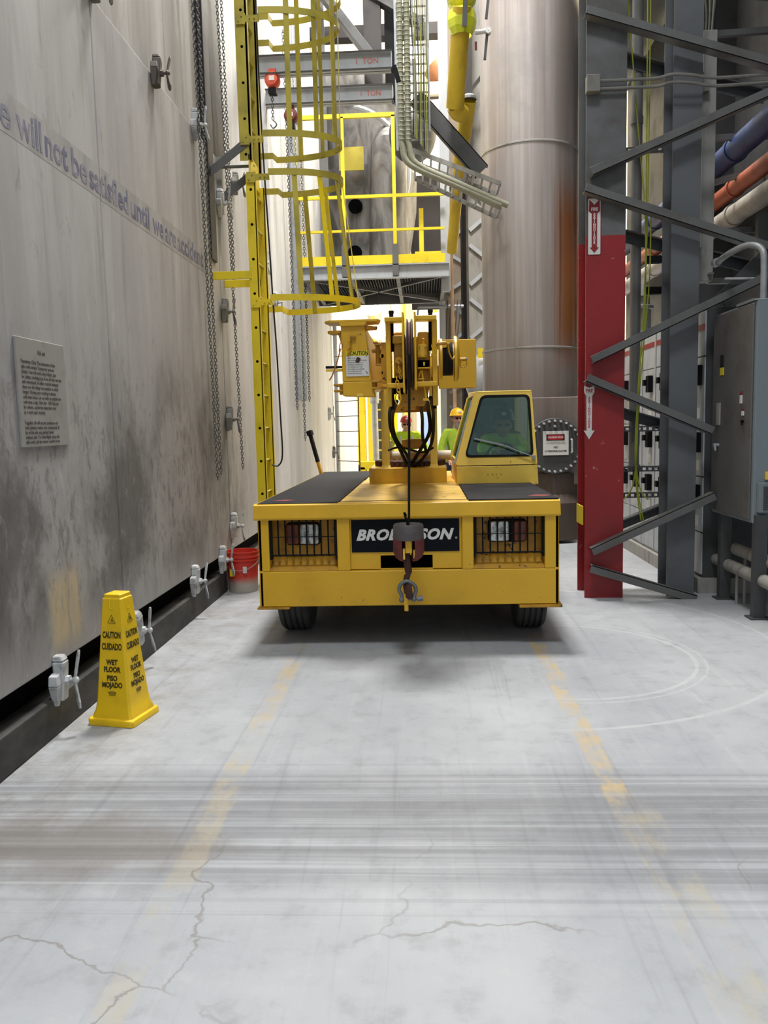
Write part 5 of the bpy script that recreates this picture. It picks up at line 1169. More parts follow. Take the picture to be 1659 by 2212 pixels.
# pipes overhead of the cabinets
for (x, z, rad, m, lab) in ((2.90, 3.94, 0.105, 'blue', 'blue pipe running away over the control cabinets'), (2.90, 3.60, 0.075, 'orange', 'orange pipe running away between the blue and white ones'), (2.90, 3.36, 0.09, 'whitepipe', 'dusty white pipe, lowest of the three over the control cabinets')):
    mb = MB().cyl((x, 5.0, z), (x, 14.5, z), rad, n=24)
    for y in (7.9, 10.5): mb.cyl((x, y, z), (x, y + 0.06, z), rad + 0.012, n=24)
    tag(mb.build('overhead_pipe', M[m], origin=(x, 7, z)), lab, 'pipe')
for (y, lab) in ((8.35, 'grey round bushing riser on the control cabinets, nearer one'), (9.6, 'grey round bushing riser on the control cabinets, farther one')):
    tag(MB().lathe([(0.0, 0), (0.10, 0), (0.10, 0.07), (0.085, 0.08), (0.085, 0.32), (0.11, 0.33), (0.11, 0.36), (0.07, 0.38), (0.07, 0.46), (0.09, 0.47), (0.05, 0.6), (0, 0.6)], (2.52, y, 2.42), n=24).build('bus_riser', M['grey'], origin=(2.52, y, 2.42)), lab, 'riser')
for (z, lab) in ((2.86, 'dark strut arm fixed to the plain column, upper'), (2.60, 'dark strut arm fixed to the plain column, lower')):
    tag(MB().box(1.93, 2.06, 7.25, 7.31, z - 0.03, z + 0.03).build('strut_arm', M['black'], origin=(2.0, 7.3, z)), lab, 'bracket')
# dark equipment filling the right bay
rk = empty('cable_rack', (3.6, 8, 0), 'dark rack of steel plates and cables behind the coloured pipes', 'rack')
MB().box(3.15, 3.2, 7.4, 13, 2.5, 6.5).build('backing_plate', M['grey_dark'], rk)
MB().box(2.70, 5.58, 8.65, 8.75, 2.45, 6.6).build('darkening_sheet', M['grey_dark'], rk)  # dark sheet added to darken the bay behind the pipes
random.seed(11)
for i in range(9):
    z = 2.75 + 0.42 * i
    MB().bar((2.62, 7.8 - 0.05 * (i % 3), z), (3.4, 7.75, z + random.uniform(-.25, .25)), 0.05, 0.05).build('cross_arm', M['grey'], rk)
for i in range(5):
    x = 3.0 + 0.14 * i
    MB().box(x, x + 0.1, 7.62, 7.7, 2.9 + 0.7 * (i % 3), 3.3 + 0.72 * (i % 3)).build('terminal_plate', M['dusty'] if i % 2 else M['grey'], rk)
for i in range(12):
    x = 3.05 + random.uniform(0, 0.5); z = random.uniform(2.9, 5.3)
    pts = [(x, 7.5, z + 0.5), (x + random.uniform(-.1, .1), 7.45, z + 0.2), (x + random.uniform(-.15, .15), 7.45, z), (x + random.uniform(-.1, .1), 7.5, z - 0.35)]
    MB().tube(smooth_path(pts, 5), 0.009, 6).build('loose_cable', M['cable'] if i % 3 else M['black_cable'], rk)
MB().bar((2.9, 6.95, 2.9), (2.45, 6.95, 2.45), 0.02, 0.12).build('diagonal_plate', M['grey_dark'], rk)

# ================================================================== the big stack
stk = empty('exhaust_stack', (1.405, 10.9, 0), 'huge weathered brown steel stack behind the operator cab', 'stack')
R = 0.612
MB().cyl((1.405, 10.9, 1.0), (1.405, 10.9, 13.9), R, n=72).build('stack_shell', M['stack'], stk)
for z in (2.42, 4.87, 7.3):
    MB().lathe([(R - 0.002, z - 0.014), (R + 0.008, z - 0.008), (R + 0.008, z + 0.008), (R - 0.002, z + 0.014)], (1.405, 10.9, 0), n=72).build('weld_band', M['dusty'], stk)
MB().box(1.79, 1.80, 10.45, 10.46, 2.5, 13).build('seam', M['rust'], stk)
dp = paint('dark_stack_foot', (72, 60, 52), (44, 36, 32), 0.6, 0.6, scale=3)
MB().lathe([(R * 0.98, 1.02), (R * 0.98, 0.9), (0.45, 0.62), (0.45, 0.10), (0.62, 0.10), (0.62, 0.02), (0, 0.02)], (1.40, 10.9, 0), n=48).build('stack_foot', dp, stk)
MB().lathe([(0.33, 0.86), (0.33, 0.6), (0.42, 0.5), (0.42, 0.04)], (1.62, 10.45, 0), n=40).build('outlet_neck', dp, stk)
MB().hexa([(1.3, 10.7, 0.02), (2.06, 10.7, 0.02), (2.06, 10.74, 0.02), (1.3, 10.74, 0.02)], [(1.3, 10.7, 1.0), (2.04, 10.7, 1.0), (2.04, 10.74, 1.0), (1.3, 10.74, 1.0)]).build('support_skirt', M['stack'], stk)
oct_ = [(1.25, 0.72), (2.02, 0.72), (2.15, 0.95), (2.15, 1.55), (1.95, 1.80), (1.25, 1.80)]
MB().prism(oct_, 10.22, 10.34, 'xz').build('reinforcing_plate', M['stack'], stk, bevel=0.01)
mx, mz = 1.60, 1.20
MB().lathe([(0.0, -0.24), (0.335, -0.24), (0.345, -0.23), (0.345, -0.19), (0.0, -0.19)], (mx, 10.34, mz), 'y', 48).lathe([(0.26, -0.2), (0.26, 0.1)], (mx, 10.34, mz), 'y', 40).build('manway_cover', M['grey_dark'], stk)
mb = MB()
for k in range(28):
    a = 2 * PI * k / 28
    mb.cyl((mx + 0.31 * math.cos(a), 10.13, mz + 0.31 * math.sin(a)), (mx + 0.31 * math.cos(a), 10.05, mz + 0.31 * math.sin(a)), 0.014, n=8)
mb.build('manway_bolt_ring', M['whitepaint'], stk)
MB().cyl((mx, 10.1, mz + 0.245), (mx, 10.06, mz + 0.245), 0.015, n=10).tube([(mx + 0.2, 10.09, mz - 0.08), (mx + 0.2, 10.03, mz - 0.07), (mx + 0.2, 10.03, mz + 0.07), (mx + 0.2, 10.09, mz + 0.08)], 0.012, 8).build('lifting_handle', M['whitepaint'], stk)
cs = empty('confined_space_sign', (1.66, 10.09, 1.25), 'white confined space notice on the bolted round cover of the stack', 'sign')
MB().box(1.455, 1.765, 10.078, 10.09, 1.09, 1.385).build('sign_board', M['white'], cs)
MB().box(1.495, 1.715, 10.074, 10.078, 1.27, 1.345).build('header_panel', M['ink'], cs)
MB().prism(rounded([(1.51, 1.277), (1.70, 1.277), (1.70, 1.338), (1.51, 1.338)], 0.03), 10.071, 10.0745, 'xz').build('red_oval', M['red_ink'], cs)
text('lettering', 'CONFINED SPACE', 0.031, M['white'], cs, face_front(1.605, 10.0702, 1.307), 0.0004, 0, 0.0008, 'CENTER', 0.72)
text('lettering', 'C-P PERMIT REQUIRED', 0.026, plain('grey_print', (130, 130, 128), 0.6), cs, face_front(1.61, 10.0772, 1.235), 0.0004, 0, 0, 'CENTER', 0.9)
text('lettering', 'NO', 0.034, M['ink'], cs, face_front(1.61, 10.0772, 1.185), 0.0004, 0, 0.001)
text('lettering', 'C-P PERSONNEL ALLOWED', 0.030, M['ink'], cs, face_front(1.61, 10.0772, 1.14), 0.0004, 0, 0.001, 'CENTER', 0.72)
tag(MB().ball((0.97, 12.3, 2.12), (0.34, 0.34, 0.42), 24, 16).build('shiny_vessel', M['galv'], origin=(0.97, 12.3, 2.12)), 'shiny rounded metal cover beside the foot of the stack', 'cover')
tag(MB().box(0.80, 1.3, 12.0, 12.04, 2.44, 2.58).build('yellow_rail', M['yellow'], origin=(1.0, 9.7, 2.2)), 'short yellow rail above the shiny cover', 'rail')
tag(MB().lathe([(0.0, 0), (0.3, 0), (0.28, 0.06), (0.2, 0.1), (0, 0.12)], (1.95, 10.4, 0), n=16).build('lime_pile', M['whitepaint'], origin=(1.95, 10.4, 0)), 'small pale heap of dust at the foot of the stack', 'heap', kind='stuff')

# ================================================================== platform over the aisle
pf = empty('walkway_platform', (-0.7, 13.6, 3.69), 'steel walkway platform crossing above the aisle with yellow guard rails', 'platform')
PY = 12.5
MB().box(-1.86, 0.42, PY, PY + 0.012, 3.69, 3.89).box(-1.86, 0.42, PY - 0.05, PY + 0.06, 3.875, 3.89).box(-1.86, 0.42, PY - 0.05, PY + 0.06, 3.69, 3.702).build('edge_beam', M['lightgrey'], pf)
MB().box(-1.86, 0.42, 15.1, 15.16, 3.69, 3.89).build('rear_beam', M['grey'], pf)
for x in (-1.75, -1.05, -0.35, 0.36):
    MB().box(x - 0.03, x + 0.03, PY + 0.06, 15.1, 3.70, 3.85).build('joist', M['grey'], pf)
MB().bar((-1.7, 12.6, 3.72), (0.3, 15.0, 3.72), 0.05, 0.05).bar((0.3, 12.6, 3.72), (-1.7, 15.0, 3.72), 0.05, 0.05).build('cross_brace', M['grey'], pf)
MB().box(-1.85, 0.42, PY + 0.05, 15.1, 3.885, 3.895).build('light_block_sheet', M['grey_dark'], pf)  # solid sheet added over the grating to block light from above
gr = MB()
for k in range(52): gr.box(-1.85 + k * 0.044, -1.85 + k * 0.044 + 0.008, PY + 0.05, 15.1, 3.85, 3.885)
for k in range(18): gr.box(-1.85, 0.42, PY + 0.1 + k * 0.147, PY + 0.108 + k * 0.147, 3.86, 3.885)
gr.build('grating', M['grey_dark'], pf)  # darker steel colour paints in the shade under the platform
MB().box(-1.86, 0.36, PY - 0.02, PY - 0.012, 3.90, 4.03).build('toe_board', M['yellow'], pf)
MB().box(-1.80, 0.36, PY - 0.025, PY + 0.02, 4.86, 4.905).build('top_rail', M['yellow'], pf)
MB().box(-1.80, 0.36, PY - 0.02, PY + 0.015, 4.375, 4.41).build('mid_rail', M['yellow'], pf)
for (x, zt, w) in ((-1.84, 6.02, 0.05), (-1.13, 6.02, 0.05), (-0.375, 6.02, 0.05)):
    MB().box(x - w / 2, x + w / 2, PY - 0.03, PY + 0.02, 4.15, zt).build('rail_post', M['yellow'], pf)
    MB().box(x - 0.045, x + 0.045, PY - 0.05, PY + 0.0, 3.72, 4.18).build('post_socket', M['grey'], pf)
MB().box(-1.86, -0.35, PY - 0.03, PY + 0.02, 6.0, 6.06).build('upper_guard_rail', M['yellow'], pf)
for (x, y, lab) in ((0.375, 12.7, 'grey square column at the right end of the walkway platform'), (-1.55, 13.8, 'slim blue grey column behind the ladder cage rising above the platform')):
    zb = 3.5 if x > 0 else 3.9
    tag(MB().box(x - 0.055, x + 0.055, y - 0.055, y + 0.055, zb, 13.2).box(x - 0.07, x + 0.07, y - 0.07, y - 0.058, zb, 13.2).build('support_column', M['lightgrey'] if x > 0 else M['grey'], origin=(x, y, zb)), lab, 'column')
tag(MB().box(0.32, 0.43, 15.0, 15.12, 0, 3.7).build('support_column', M['lightgrey'], origin=(0.37, 15, 0)), 'pale column under the rear edge of the walkway platform', 'column')

# hopper and vessels behind the platform
tag(MB().box(-0.2, 0.9, 17.45, 17.55, 3.9, 6.6).build('dark_partition', M['brown'], origin=(0.4, 16.6, 3)), 'dark partition behind the right half of the walkway rails', 'partition')
tag(MB().box(-0.02, 0.06, 14.9, 14.96, 3.89, 5.3).build('yellow_stanchion', M['yellow'], origin=(0, 15.8, 3.9)), 'yellow stanchion behind the right half of the walkway rails', 'post')
tag(MB().box(-0.1, 0.36, 14.96, 14.99, 4.5, 4.57).build('short_yellow_rail', M['yellow'], origin=(0.1, 15.9, 4.66)), 'short yellow rail behind the right half of the walkway rails', 'rail')
tag(MB().lathe([(0.97, 6.25), (0.95, 5.6), (0.68, 3.98), (0.4, 3.92)], (-1.02, 16.4, 0), n=48).lathe([(0.0, 6.25), (0.97, 6.25)], (-1.02, 16.4, 0), n=48).build('hopper', M['vessel'], origin=(-1.05, 16.4, 3)), 'mottled grey conical hopper behind the yellow guard rails', 'hopper')
for (x, z, lab) in ((-1.18, 5.55, 'dark round port on the hopper, highest'), (-1.22, 4.75, 'dark round port on the hopper, middle'), (-1.42, 4.3, 'dark round port on the hopper, lowest')):
    zz_ = z
    r_ = 0.95 if z > 5.6 else 0.68 + 0.27 * (z - 3.9) / 1.7
    dx = x + 1.02; yy_ = 16.4 - math.sqrt(max(0.01, r_ * r_ - dx * dx))
    tag(MB().cyl((x, yy_ + 0.1, z), (x, yy_ - 0.08, z - 0.05), 0.13, n=18).build('hopper_port', M['void'], origin=(x, yy_, z)), lab, 'port')
tag(MB().cyl((-1.0, 16.8, 6.3), (-1.0, 16.8, 8.2), 0.9, n=40).lathe([(0.9, 7.6), (0.95, 7.62), (0.95, 7.72), (0.9, 7.74)], (-1.0, 16.8, 0), n=40).build('upper_vessel', M['vessel'], origin=(-1.45, 17.2, 6)), 'pale upper vessel shell behind the one ton beams', 'vessel')
tag(MB().tube([(-0.60, 15.6, 3.95), (-0.58, 15.5, 5.0), (-0.56, 15.4, 5.9), (-0.54, 15.5, 6.5), (-0.5, 16, 6.9)], [0.40, 0.36, 0.34, 0.34, 0.3], 24).build('bent_duct', M['vessel'], origin=(-0.35, 15.4, 4)), 'mottled bent duct between hopper and cable tray', 'duct')
tag(MB().ball((-0.10, 14.3, 6.35), (0.40, 0.5, 0.46), 24, 14).build('round_vessel_end', M['grey_dark'], origin=(0, 14.3, 5.6)), 'dark rounded vessel end below the cable tray', 'vessel')
tag(MB().box(-1.42, -0.98, 15.0, 15.03, 6.02, 6.42).build('yellow_sheet', M['yellow_aged_shaded'], origin=(-1.2, 15, 6.2)), 'yellow sheet panel behind the upper yellow post', 'panel')
tag(MB().tube(arc((-1.45, 15.6, 6.1), 1.25, -0.3, 1.35, 14, 'xz'), 0.05, 8).build('curved_strap', M['lightgrey'], origin=(-0.5, 15.6, 6.5)), 'pale curved steel strap over the hopper', 'strap')

# one ton jib beams with hoists
M['faded_red'] = plain('faded_red_print', (196, 112, 104), 0.6)
def jib(y, zt, zb, x1, lab):
    r = empty('jib_beam', (XL, y, zb), lab, 'beam', 'one ton jib beams')
    MB().box(XL, x1, y, y + 0.012, zb, zt).box(XL, x1, y - 0.06, y + 0.07, zt - 0.012, zt).box(XL, x1, y - 0.06, y + 0.07, zb, zb + 0.012).box(x1 - 0.01, x1, y - 0.06, y + 0.07, zb, zt).build('beam_web', M['lightgrey'], r)
    MB().box(XL, x1 + 0.002, y - 0.063, y - 0.055, zt - 0.016, zt + 0.002).box(XL, x1 + 0.002, y - 0.063, y - 0.055, zb - 0.002, zb + 0.016).build('flange_edge', M['brown'], r)
    text('lettering', '1  TON', 0.085, M['faded_red'], r, face_front(x1 - 0.28, y - 0.003, (zt + zb) / 2 + 0.01), 0.0006, 0, 0.0015, 'CENTER', 0.95)
    MB().bar((x1 + 0.02, y, zb + 0.05), (x1 + 0.07, y, zb - 0.12), 0.04, 0.05).build('end_bracket', M['black'], r)
    return r
jib(9.5, 5.61, 5.41, -0.28, 'nearer and higher of the two grey beams marked one ton')
jib(10.4, 5.61, 5.42, -0.30, 'farther of the two grey beams marked one ton')
def hoist(x, y, z, lab, g):
    r = empty('chain_hoist', (x, y, z), lab, 'hoist', 'hoists under the one ton beams')
    MB().lathe([(0.0, -0.06), (0.06, -0.06), (0.085, -0.03), (0.085, 0.04), (0.05, 0.07), (0.0, 0.07)], (x, y, z), 'y', 20).box(x - 0.04, x + 0.04, y - 0.03, y + 0.04, z - 0.12, z + 0.12).build('hoist_body', g, r, bevel=0.006)
    MB().box(x - 0.03, x + 0.03, y - 0.064, y - 0.06, z - 0.02, z + 0.03).build('rating_label', M['white'], r)
    MB().box(x - 0.045, x + 0.045, y - 0.05, y + 0.05, z - 0.15, z - 0.09).build('chain_guide', M['black'], r)
    MB().chain((x - 0.01, y, z - 0.15), (x - 0.01, y, z - 0.42), 0.04, 0.005).tube(smooth_path([(x - 0.01, y, z - 0.42), (x + 0.03, y, z - 0.47), (x - 0.01, y, z - 0.51), (x - 0.04, y, z - 0.47)], 4), 0.008, 6).build('load_chain', M['chain'], r)
orangep = plain('hoist_orange', (216, 84, 58), 0.45)
hoist(-1.62, 9.5, 5.36, 'bright orange chain hoist on the nearer one ton beam', orangep)
hoist(-1.56, 10.4, 5.30, 'dull red chain hoist on the farther one ton beam', M['hookred'])

# cable bundles and ladder tray
TY = 9.9
for i, (x, lab) in enumerate([(-0.20, 'pale ribbed cable bundle running down, left of the pair'), (-0.12, 'pale ribbed cable bundle running down, right of the pair')]):
    pts = smooth_path([(x, TY, 8.0), (x + 0.005, TY, 6.4), (x - 0.0, TY, 5.0), (x + 0.01, TY, 4.72), (x + 0.10, TY, 4.52), (x + 0.55, TY, 4.30), (x + 1.15, TY, 4.02)], 6)
    mb = MB().tube(pts, 0.036, 10)
    for j in range(0, 60):
        z = 4.8 + j * 0.05
        if z < 7.4: mb.lathe([(0.036, z - 0.006), (0.041, z), (0.036, z + 0.006)], (x + 0.002, TY, 0), n=10)
    tag(mb.build('cable_bundle', M['cable'], origin=(x, TY, 5)), lab, 'cable', 'ribbed cable bundles')
tr = empty('cable_tray', (0.03, TY, 4.8), 'vertical ladder type cable tray full of thin cables left of the yellow pipe', 'cable tray')
MB().box(-0.262, -0.235, TY + 0.02, TY + 0.06, 4.7, 8).box(0.115, 0.14, TY + 0.02, TY + 0.06, 4.9, 8).build('side_rail', M['galv'], tr)
mb = MB()
for k in range(30): mb.box(-0.26, 0.14, TY + 0.03, TY + 0.045, 4.8 + k * 0.105, 4.8 + k * 0.105 + 0.018)
mb.build('tray_rung', M['dusty'], tr)
random.seed(5)
for i in range(12):
    x = -0.06 + 0.016 * i
    pts = [(x + random.uniform(-.01, .01), TY - 0.01 + random.uniform(-.02, .02), 8 - 0.55 * k) for k in range(6)] + [(x, TY, 4.85 - 0.02 * i)]
    MB().tube(smooth_path(pts, 3), 0.006, 5).build('tray_cable', (M['black_cable'], M['cable'], M['greencable'], M['conduit'])[i % 4], tr)
for (a, b_, w, lab) in (((-0.16, 4.75), (0.95, 4.30), 0.05, 'sloping ladder tray, upper of the two passing under the dark channel'), ((-0.05, 4.52), (0.95, 4.02), 0.05, 'sloping ladder tray, lower of the two passing under the dark channel')):
    t = empty('sloping_tray', (a[0], TY + 0.2, a[1]), lab, 'cable tray', 'sloping ladder trays')
    mb = MB().bar((a[0], TY + 0.1, a[1]), (b_[0], TY + 0.1, b_[1]), 0.02, w).bar((a[0], TY + 0.55, a[1] + 0.0), (b_[0], TY + 0.55, b_[1]), 0.02, w)
    mb.build('side_rail', M['dusty'], t)
    mb = MB()
    for k in range(12):
        f = k / 11
        x = a[0] + (b_[0] - a[0]) * f; z = a[1] + (b_[1] - a[1]) * f
        mb.box(x - 0.012, x + 0.012, TY + 0.1, TY + 0.55, z - 0.01, z + 0.01)
    mb.build('tray_rung', M['galv'], t)
ch = MB()
A_, B_ = Vector((0.049, 10.13, 5.43)), Vector((0.82, 10.13, 4.55))
d = (B_ - A_).normalized(); nn = Vector((-d.z, 0, d.x)) * -1
ch.hexa([A_, A_ + nn * 0.19, A_ + nn * 0.19 + Vector((0, .012, 0)), A_ + Vector((0, .012, 0))], [B_, B_ + nn * 0.19, B_ + nn * 0.19 + Vector((0, .012, 0)), B_ + Vector((0, .012, 0))])
for o in (Vector((0, 0, 0)), nn * 0.18):
    ch.hexa([A_ + o, A_ + o + nn * 0.01, A_ + o + nn * 0.01 + Vector((0, .1, 0)), A_ + o + Vector((0, .1, 0))], [B_ + o, B_ + o + nn * 0.01, B_ + o + nn * 0.01 + Vector((0, .1, 0)), B_ + o + Vector((0, .1, 0))])
tag(ch.build('channel_beam', M['grey_dark'], origin=A_), 'dark diagonal channel beam sloping down to the stack', 'beam')

# yellow process pipe with a wrapped flange
yp = empty('yellow_pipe', (0.5, 10, 5), 'thick yellow pipe coming down left of the stack with a wrapped flange on top', 'pipe')
MB().cyl((0.50, 9.5, 6.05), (0.43, 10.0, 5.17), 0.105, n=24).tube(smooth_path([(0.43, 10.0, 5.19), (0.47, 10.05, 5.14), (0.54, 10.1, 5.13)], 4), 0.10, 20).cyl((0.60, 10.1, 5.28), (0.50, 10.6, 4.7), 0.088, n=24).cyl((0.50, 10.6, 4.7), (0.42, 11.3, 3.8), 0.072, n=24).build('pipe_run', M['pipeyellow'], yp)
MB().lathe([(0.0, 0.0), (0.05, 0.0), (0.085, -0.025), (0.09, -0.06)], (0.60, 10.08, 5.34), n=20).build('grey_cap', M['galv'], yp)
wr = MB().lathe([(0.11, 5.78), (0.15, 5.85), (0.165, 5.93), (0.155, 6.02), (0.11, 6.07), (0.15, 6.11), (0.175, 6.2), (0.17, 6.35)], (0.50, 9.6, 0), n=9)
wr.build('wrapped_flange', plain('yellow_wrap', (208, 214, 40), 0.4), yp, smooth=False)
MB().bar((0.52, 9.42, 5.80), (0.555, 9.38, 6.6), 0.05, 0.01, (0, 1, 0)).build('strap', M['grey_dark'], yp)
text('lettering', 'NAT GAS', 0.05, M['rust'], yp, Matrix.Translation((0.455, 9.78, 5.42)) @ Matrix.Rotation(PI / 2, 4, 'X') @ Matrix.Rotation(-PI / 2, 4, 'Z'), 0.0005, 0, 0.001) if False else None
vt = empty('valve_handle', (0.80, 9.6, 5.8), 'dark lever valve with a white collar against the stack edge', 'valve')
MB().bar((0.78, 9.6, 5.80), (0.75, 9.6, 5.52), 0.03, 0.02, (0, 1, 0)).build('lever', M['grey_dark'], vt)
MB().bar((0.80, 9.6, 6.2), (0.77, 9.6, 5.95), 0.03, 0.02, (0, 1, 0)).build('lever', M['grey_dark'], vt)
MB().cyl((0.65, 9.62, 5.82), (0.80, 9.58, 5.82), 0.025, n=10).cyl((0.79, 9.56, 5.82), (0.79, 9.64, 5.82), 0.034, n=14).build('white_collar', M['white'], vt)
MB().box(0.64, 0.665, 9.58, 9.59, 5.62, 5.71).build('red_tag', M['hookred'], vt)

# steel behind: columns, plates and laced strut left of the stack
pc = tag(MB().box(0.76, 0.98, 13.4, 13.5, 0, 9).build('rear_column', M['dusty'], origin=(0.87, 13.4, 0)), 'broad dusty plate column just left of the stack', 'column')
for i in range(10):
    z = 1.7 + i * 0.42
    s = 1 if i % 2 else -1
    tag(MB().bar((0.78, 13.375, z - 0.1 * s), (1.0, 13.375, z + 0.08 * s), 0.03, 0.06).build('lattice_bar', M['lightgrey'], origin=(0.88, 13.3, z)), 'short pale lattice bar between the dusty plate column and the stack', 'brace', 'lattice bars beside the stack, right run')
    tag(MB().bar((0.45, 13.975, z - 0.1 * s), (0.74, 13.975, z + 0.08 * s), 0.05, 0.05).build('lattice_bar', M['lightgrey'], origin=(0.6, 13.8, z)), 'short pale lattice bar left of the dusty plate column', 'brace', 'lattice bars beside the stack, left run')
tag(MB().box(0.66, 0.72, 13.29, 13.9, 0, 6.5).build('dark_riser', M['black'], origin=(0.7, 13.7, 0)), 'black riser strip left of the dusty plate column', 'riser')
tag(MB().box(0.40, 0.80, 14.0, 14.05, 0, 9).build('brown_plate', paint('tan_steel', (150, 136, 120), (104, 92, 80), 0.5, 0.6, scale=2), origin=(0.6, 14, 0)), 'tan steel plate wall behind the lattice bars', 'plate')
tag(MB().cyl((0.52, 13.0, 0), (0.46, 13.0, 5.0), 0.03, n=10).build('wooden_pole', paint('bare_pole', (176, 146, 116), (120, 96, 76), 0.4, 0.7, scale=5), origin=(0.5, 13, 2.4)), 'slim tan pole between the platform end and the lattice bars', 'pole')
tag(MB().cyl((0.62, 22.0, 0), (0.62, 22.0, 4.4), 0.38, n=32).build('white_tank', M['whitewall'], origin=(0.62, 22, 0)), 'tall white cylindrical tank far down the aisle', 'tank')
for i in range(5):
    x = 0.42 + i * 0.05
    tag(MB().tube(smooth_path([(x, 13.2, 3.45), (x - 0.03, 13.2, 3.1), (x - 0.05 - 0.02 * i, 13.2, 2.45)], 4), 0.006, 5).build('drooping_wire', M['grey_dark'], origin=(x, 13.2, 3)), 'thin dark wire drooping before the white tank', 'wire', 'wires before the white tank')
tag(MB().cyl((-0.05, 13.3, 3.37), (0.67, 13.3, 3.36), 0.025, n=10).cyl((0.57, 13.3, 3.36), (0.57, 13.3, 3.2), 0.03, n=10).cyl((-0.05, 13.3, 3.37), (-0.07, 13.3, 3.2), 0.014, n=8).build('pipe_arm', M['galv'], origin=(0.3, 13.3, 3.37)), 'pale horizontal pipe arm under the platform', 'pipe')

# roof framing seen through the gap at the top
for i, (p, q, w, h, lab) in enumerate([
    ((-0.72, 14.0, 13.2), (-0.72, 14.0, 6.9), 0.28, 0.3, 'dark brown upright girder above the one ton beams'),
    ((-0.45, 14.2, 13.2), (-0.45, 14.2, 6.9), 0.16, 0.2, 'black upright girder beside the dark brown one'),
    ((-2.0, 13.4, 8.9), (-0.7, 13.4, 7.2), 0.12, 0.28, 'dark diagonal brace dropping to the right behind the cage top'),
    ((-1.6, 13.9, 8.9), (0.1, 13.9, 7.9), 0.12, 0.22, 'shallower grey diagonal brace behind the cage top'),
    ((-2.2, 15.0, 8.3), (0.8, 15.0, 8.3), 0.2, 0.25, 'brown horizontal girder behind the cage top'),
    ((-2.2, 16.5, 7.8), (0.8, 16.5, 7.8), 0.1, 0.14, 'thin brown horizontal girder just under the wider one'),
    ((-0.1, 14.6, 13.2), (-0.1, 14.6, 6.6), 0.16, 0.16, 'pale grey upright behind the cable bundles')]):
    tag(MB().bar(p, q, w, h, (0, 1, 0)).build('roof_girder', M['brown'] if i in (0, 4, 5) else (M['black'] if i == 1 else (M['lightgrey'] if i == 6 else M['grey_dark'])), origin=p, bevel=0.004), lab, 'girder')
tag(MB().box(-2.0, 2.2, 19.0, 19.1, 5.2, 12).build('cream_partition', M['corr_cream'], origin=(0, 19, 5.2)), 'bright cream ribbed partition high at the back', 'partition')
tag(MB().cyl((0.35, 16.6, 8.4), (0.75, 16.6, 7.9), 0.28, n=20).build('orange_brown_vessel', paint('orange_brown', (160, 104, 62), (90, 52, 34), 0.5, 0.5, scale=3), origin=(0.5, 16.6, 8.1)), 'orange brown round vessel beside the cable tray top', 'vessel')
tag(MB().box(-0.18, 5.6, 15.4, 15.5, 7.4, 7.62).build('cream_girder', M['cream'], origin=(0.4, 15.4, 7.5)), 'cream girder crossing behind the tray', 'girder')
tag(MB().box(0.62, 0.82, 13.0, 13.2, 5.6, 13).build('roof_girder', M['brown'], origin=(0.7, 13, 6)), 'dark brown upright plate between yellow pipe and stack', 'girder')
tag(MB().bar((0.63, 12.98, 6.3), (0.98, 12.98, 6.72), 0.04, 0.05).bar((0.63, 12.98, 6.3), (0.65, 12.98, 5.6), 0.04, 0.03).build('angle_strut', M['brown'], origin=(0.62, 12.6, 6.2)), 'thin brown angle strut right of the yellow pipe', 'brace')

# ================================================================== far aisle
for i in range(3):
    y = (20.0, 25.5, 31.0)[i]
# wire rung frame
wf = empty('wire_rung_frame', (-1.55, 16.4, 0), 'frame of thin rusty wire rungs beside the white wall', 'frame')
mb = MB()
for k in range(9): mb.cyl((-1.76, 16.6, 0.5 + k * 0.30), (-1.28, 16.2, 0.5 + k * 0.30), 0.008, n=6)
mb.cyl((-1.28, 16.2, 0.3), (-1.28, 16.2, 2.4), 0.012, n=6).build('rung_wire', M['rust'], wf)
tag(MB().box(-1.62, -1.42, 20.0, 20.2, 0, 3.4).box(-1.36, -1.18, 20.0, 20.2, 0, 3.4).box(-1.62, -1.18, 20.0, 20.2, 0.3, 0.55).build('yellow_post_pair', M['yellow'], origin=(-1.4, 20, 0)), 'pair of broad yellow posts far behind the stowed extension', 'post')
tag(MB().cyl((-1.08, 18.5, 0.0), (-1.10, 18.5, 2.0), 0.07, n=16).cyl((-1.10, 18.5, 2.0), (-1.08, 18.5, 2.5), 0.10, n=12).build('grey_pipe_stand', M['galv'], origin=(-1.08, 18.5, 0.4)), 'dented grey pipe stand in front of the distant yellow ladder', 'pipe')
fl = empty('distant_ladder', (-1.05, 22, 0), 'distant yellow ladder with dark panel behind its rungs', 'ladder')
for x in (-1.32, -0.86, -0.74):
    MB().box(x - 0.045, x + 0.045, 21.9, 22.0, 0, 3.2).build('stringer', M['yellow'], fl)
for k in range(9):
    MB().box(-1.28, -0.88, 21.92, 21.97, 0.55 + k * 0.27, 0.59 + k * 0.27).build('rung', M['yellow_aged_shaded'], fl)
MB().box(-1.3, -0.86, 22.1, 22.15, 0.5, 3.2).build('dark_panel', M['grey_dark'], fl)
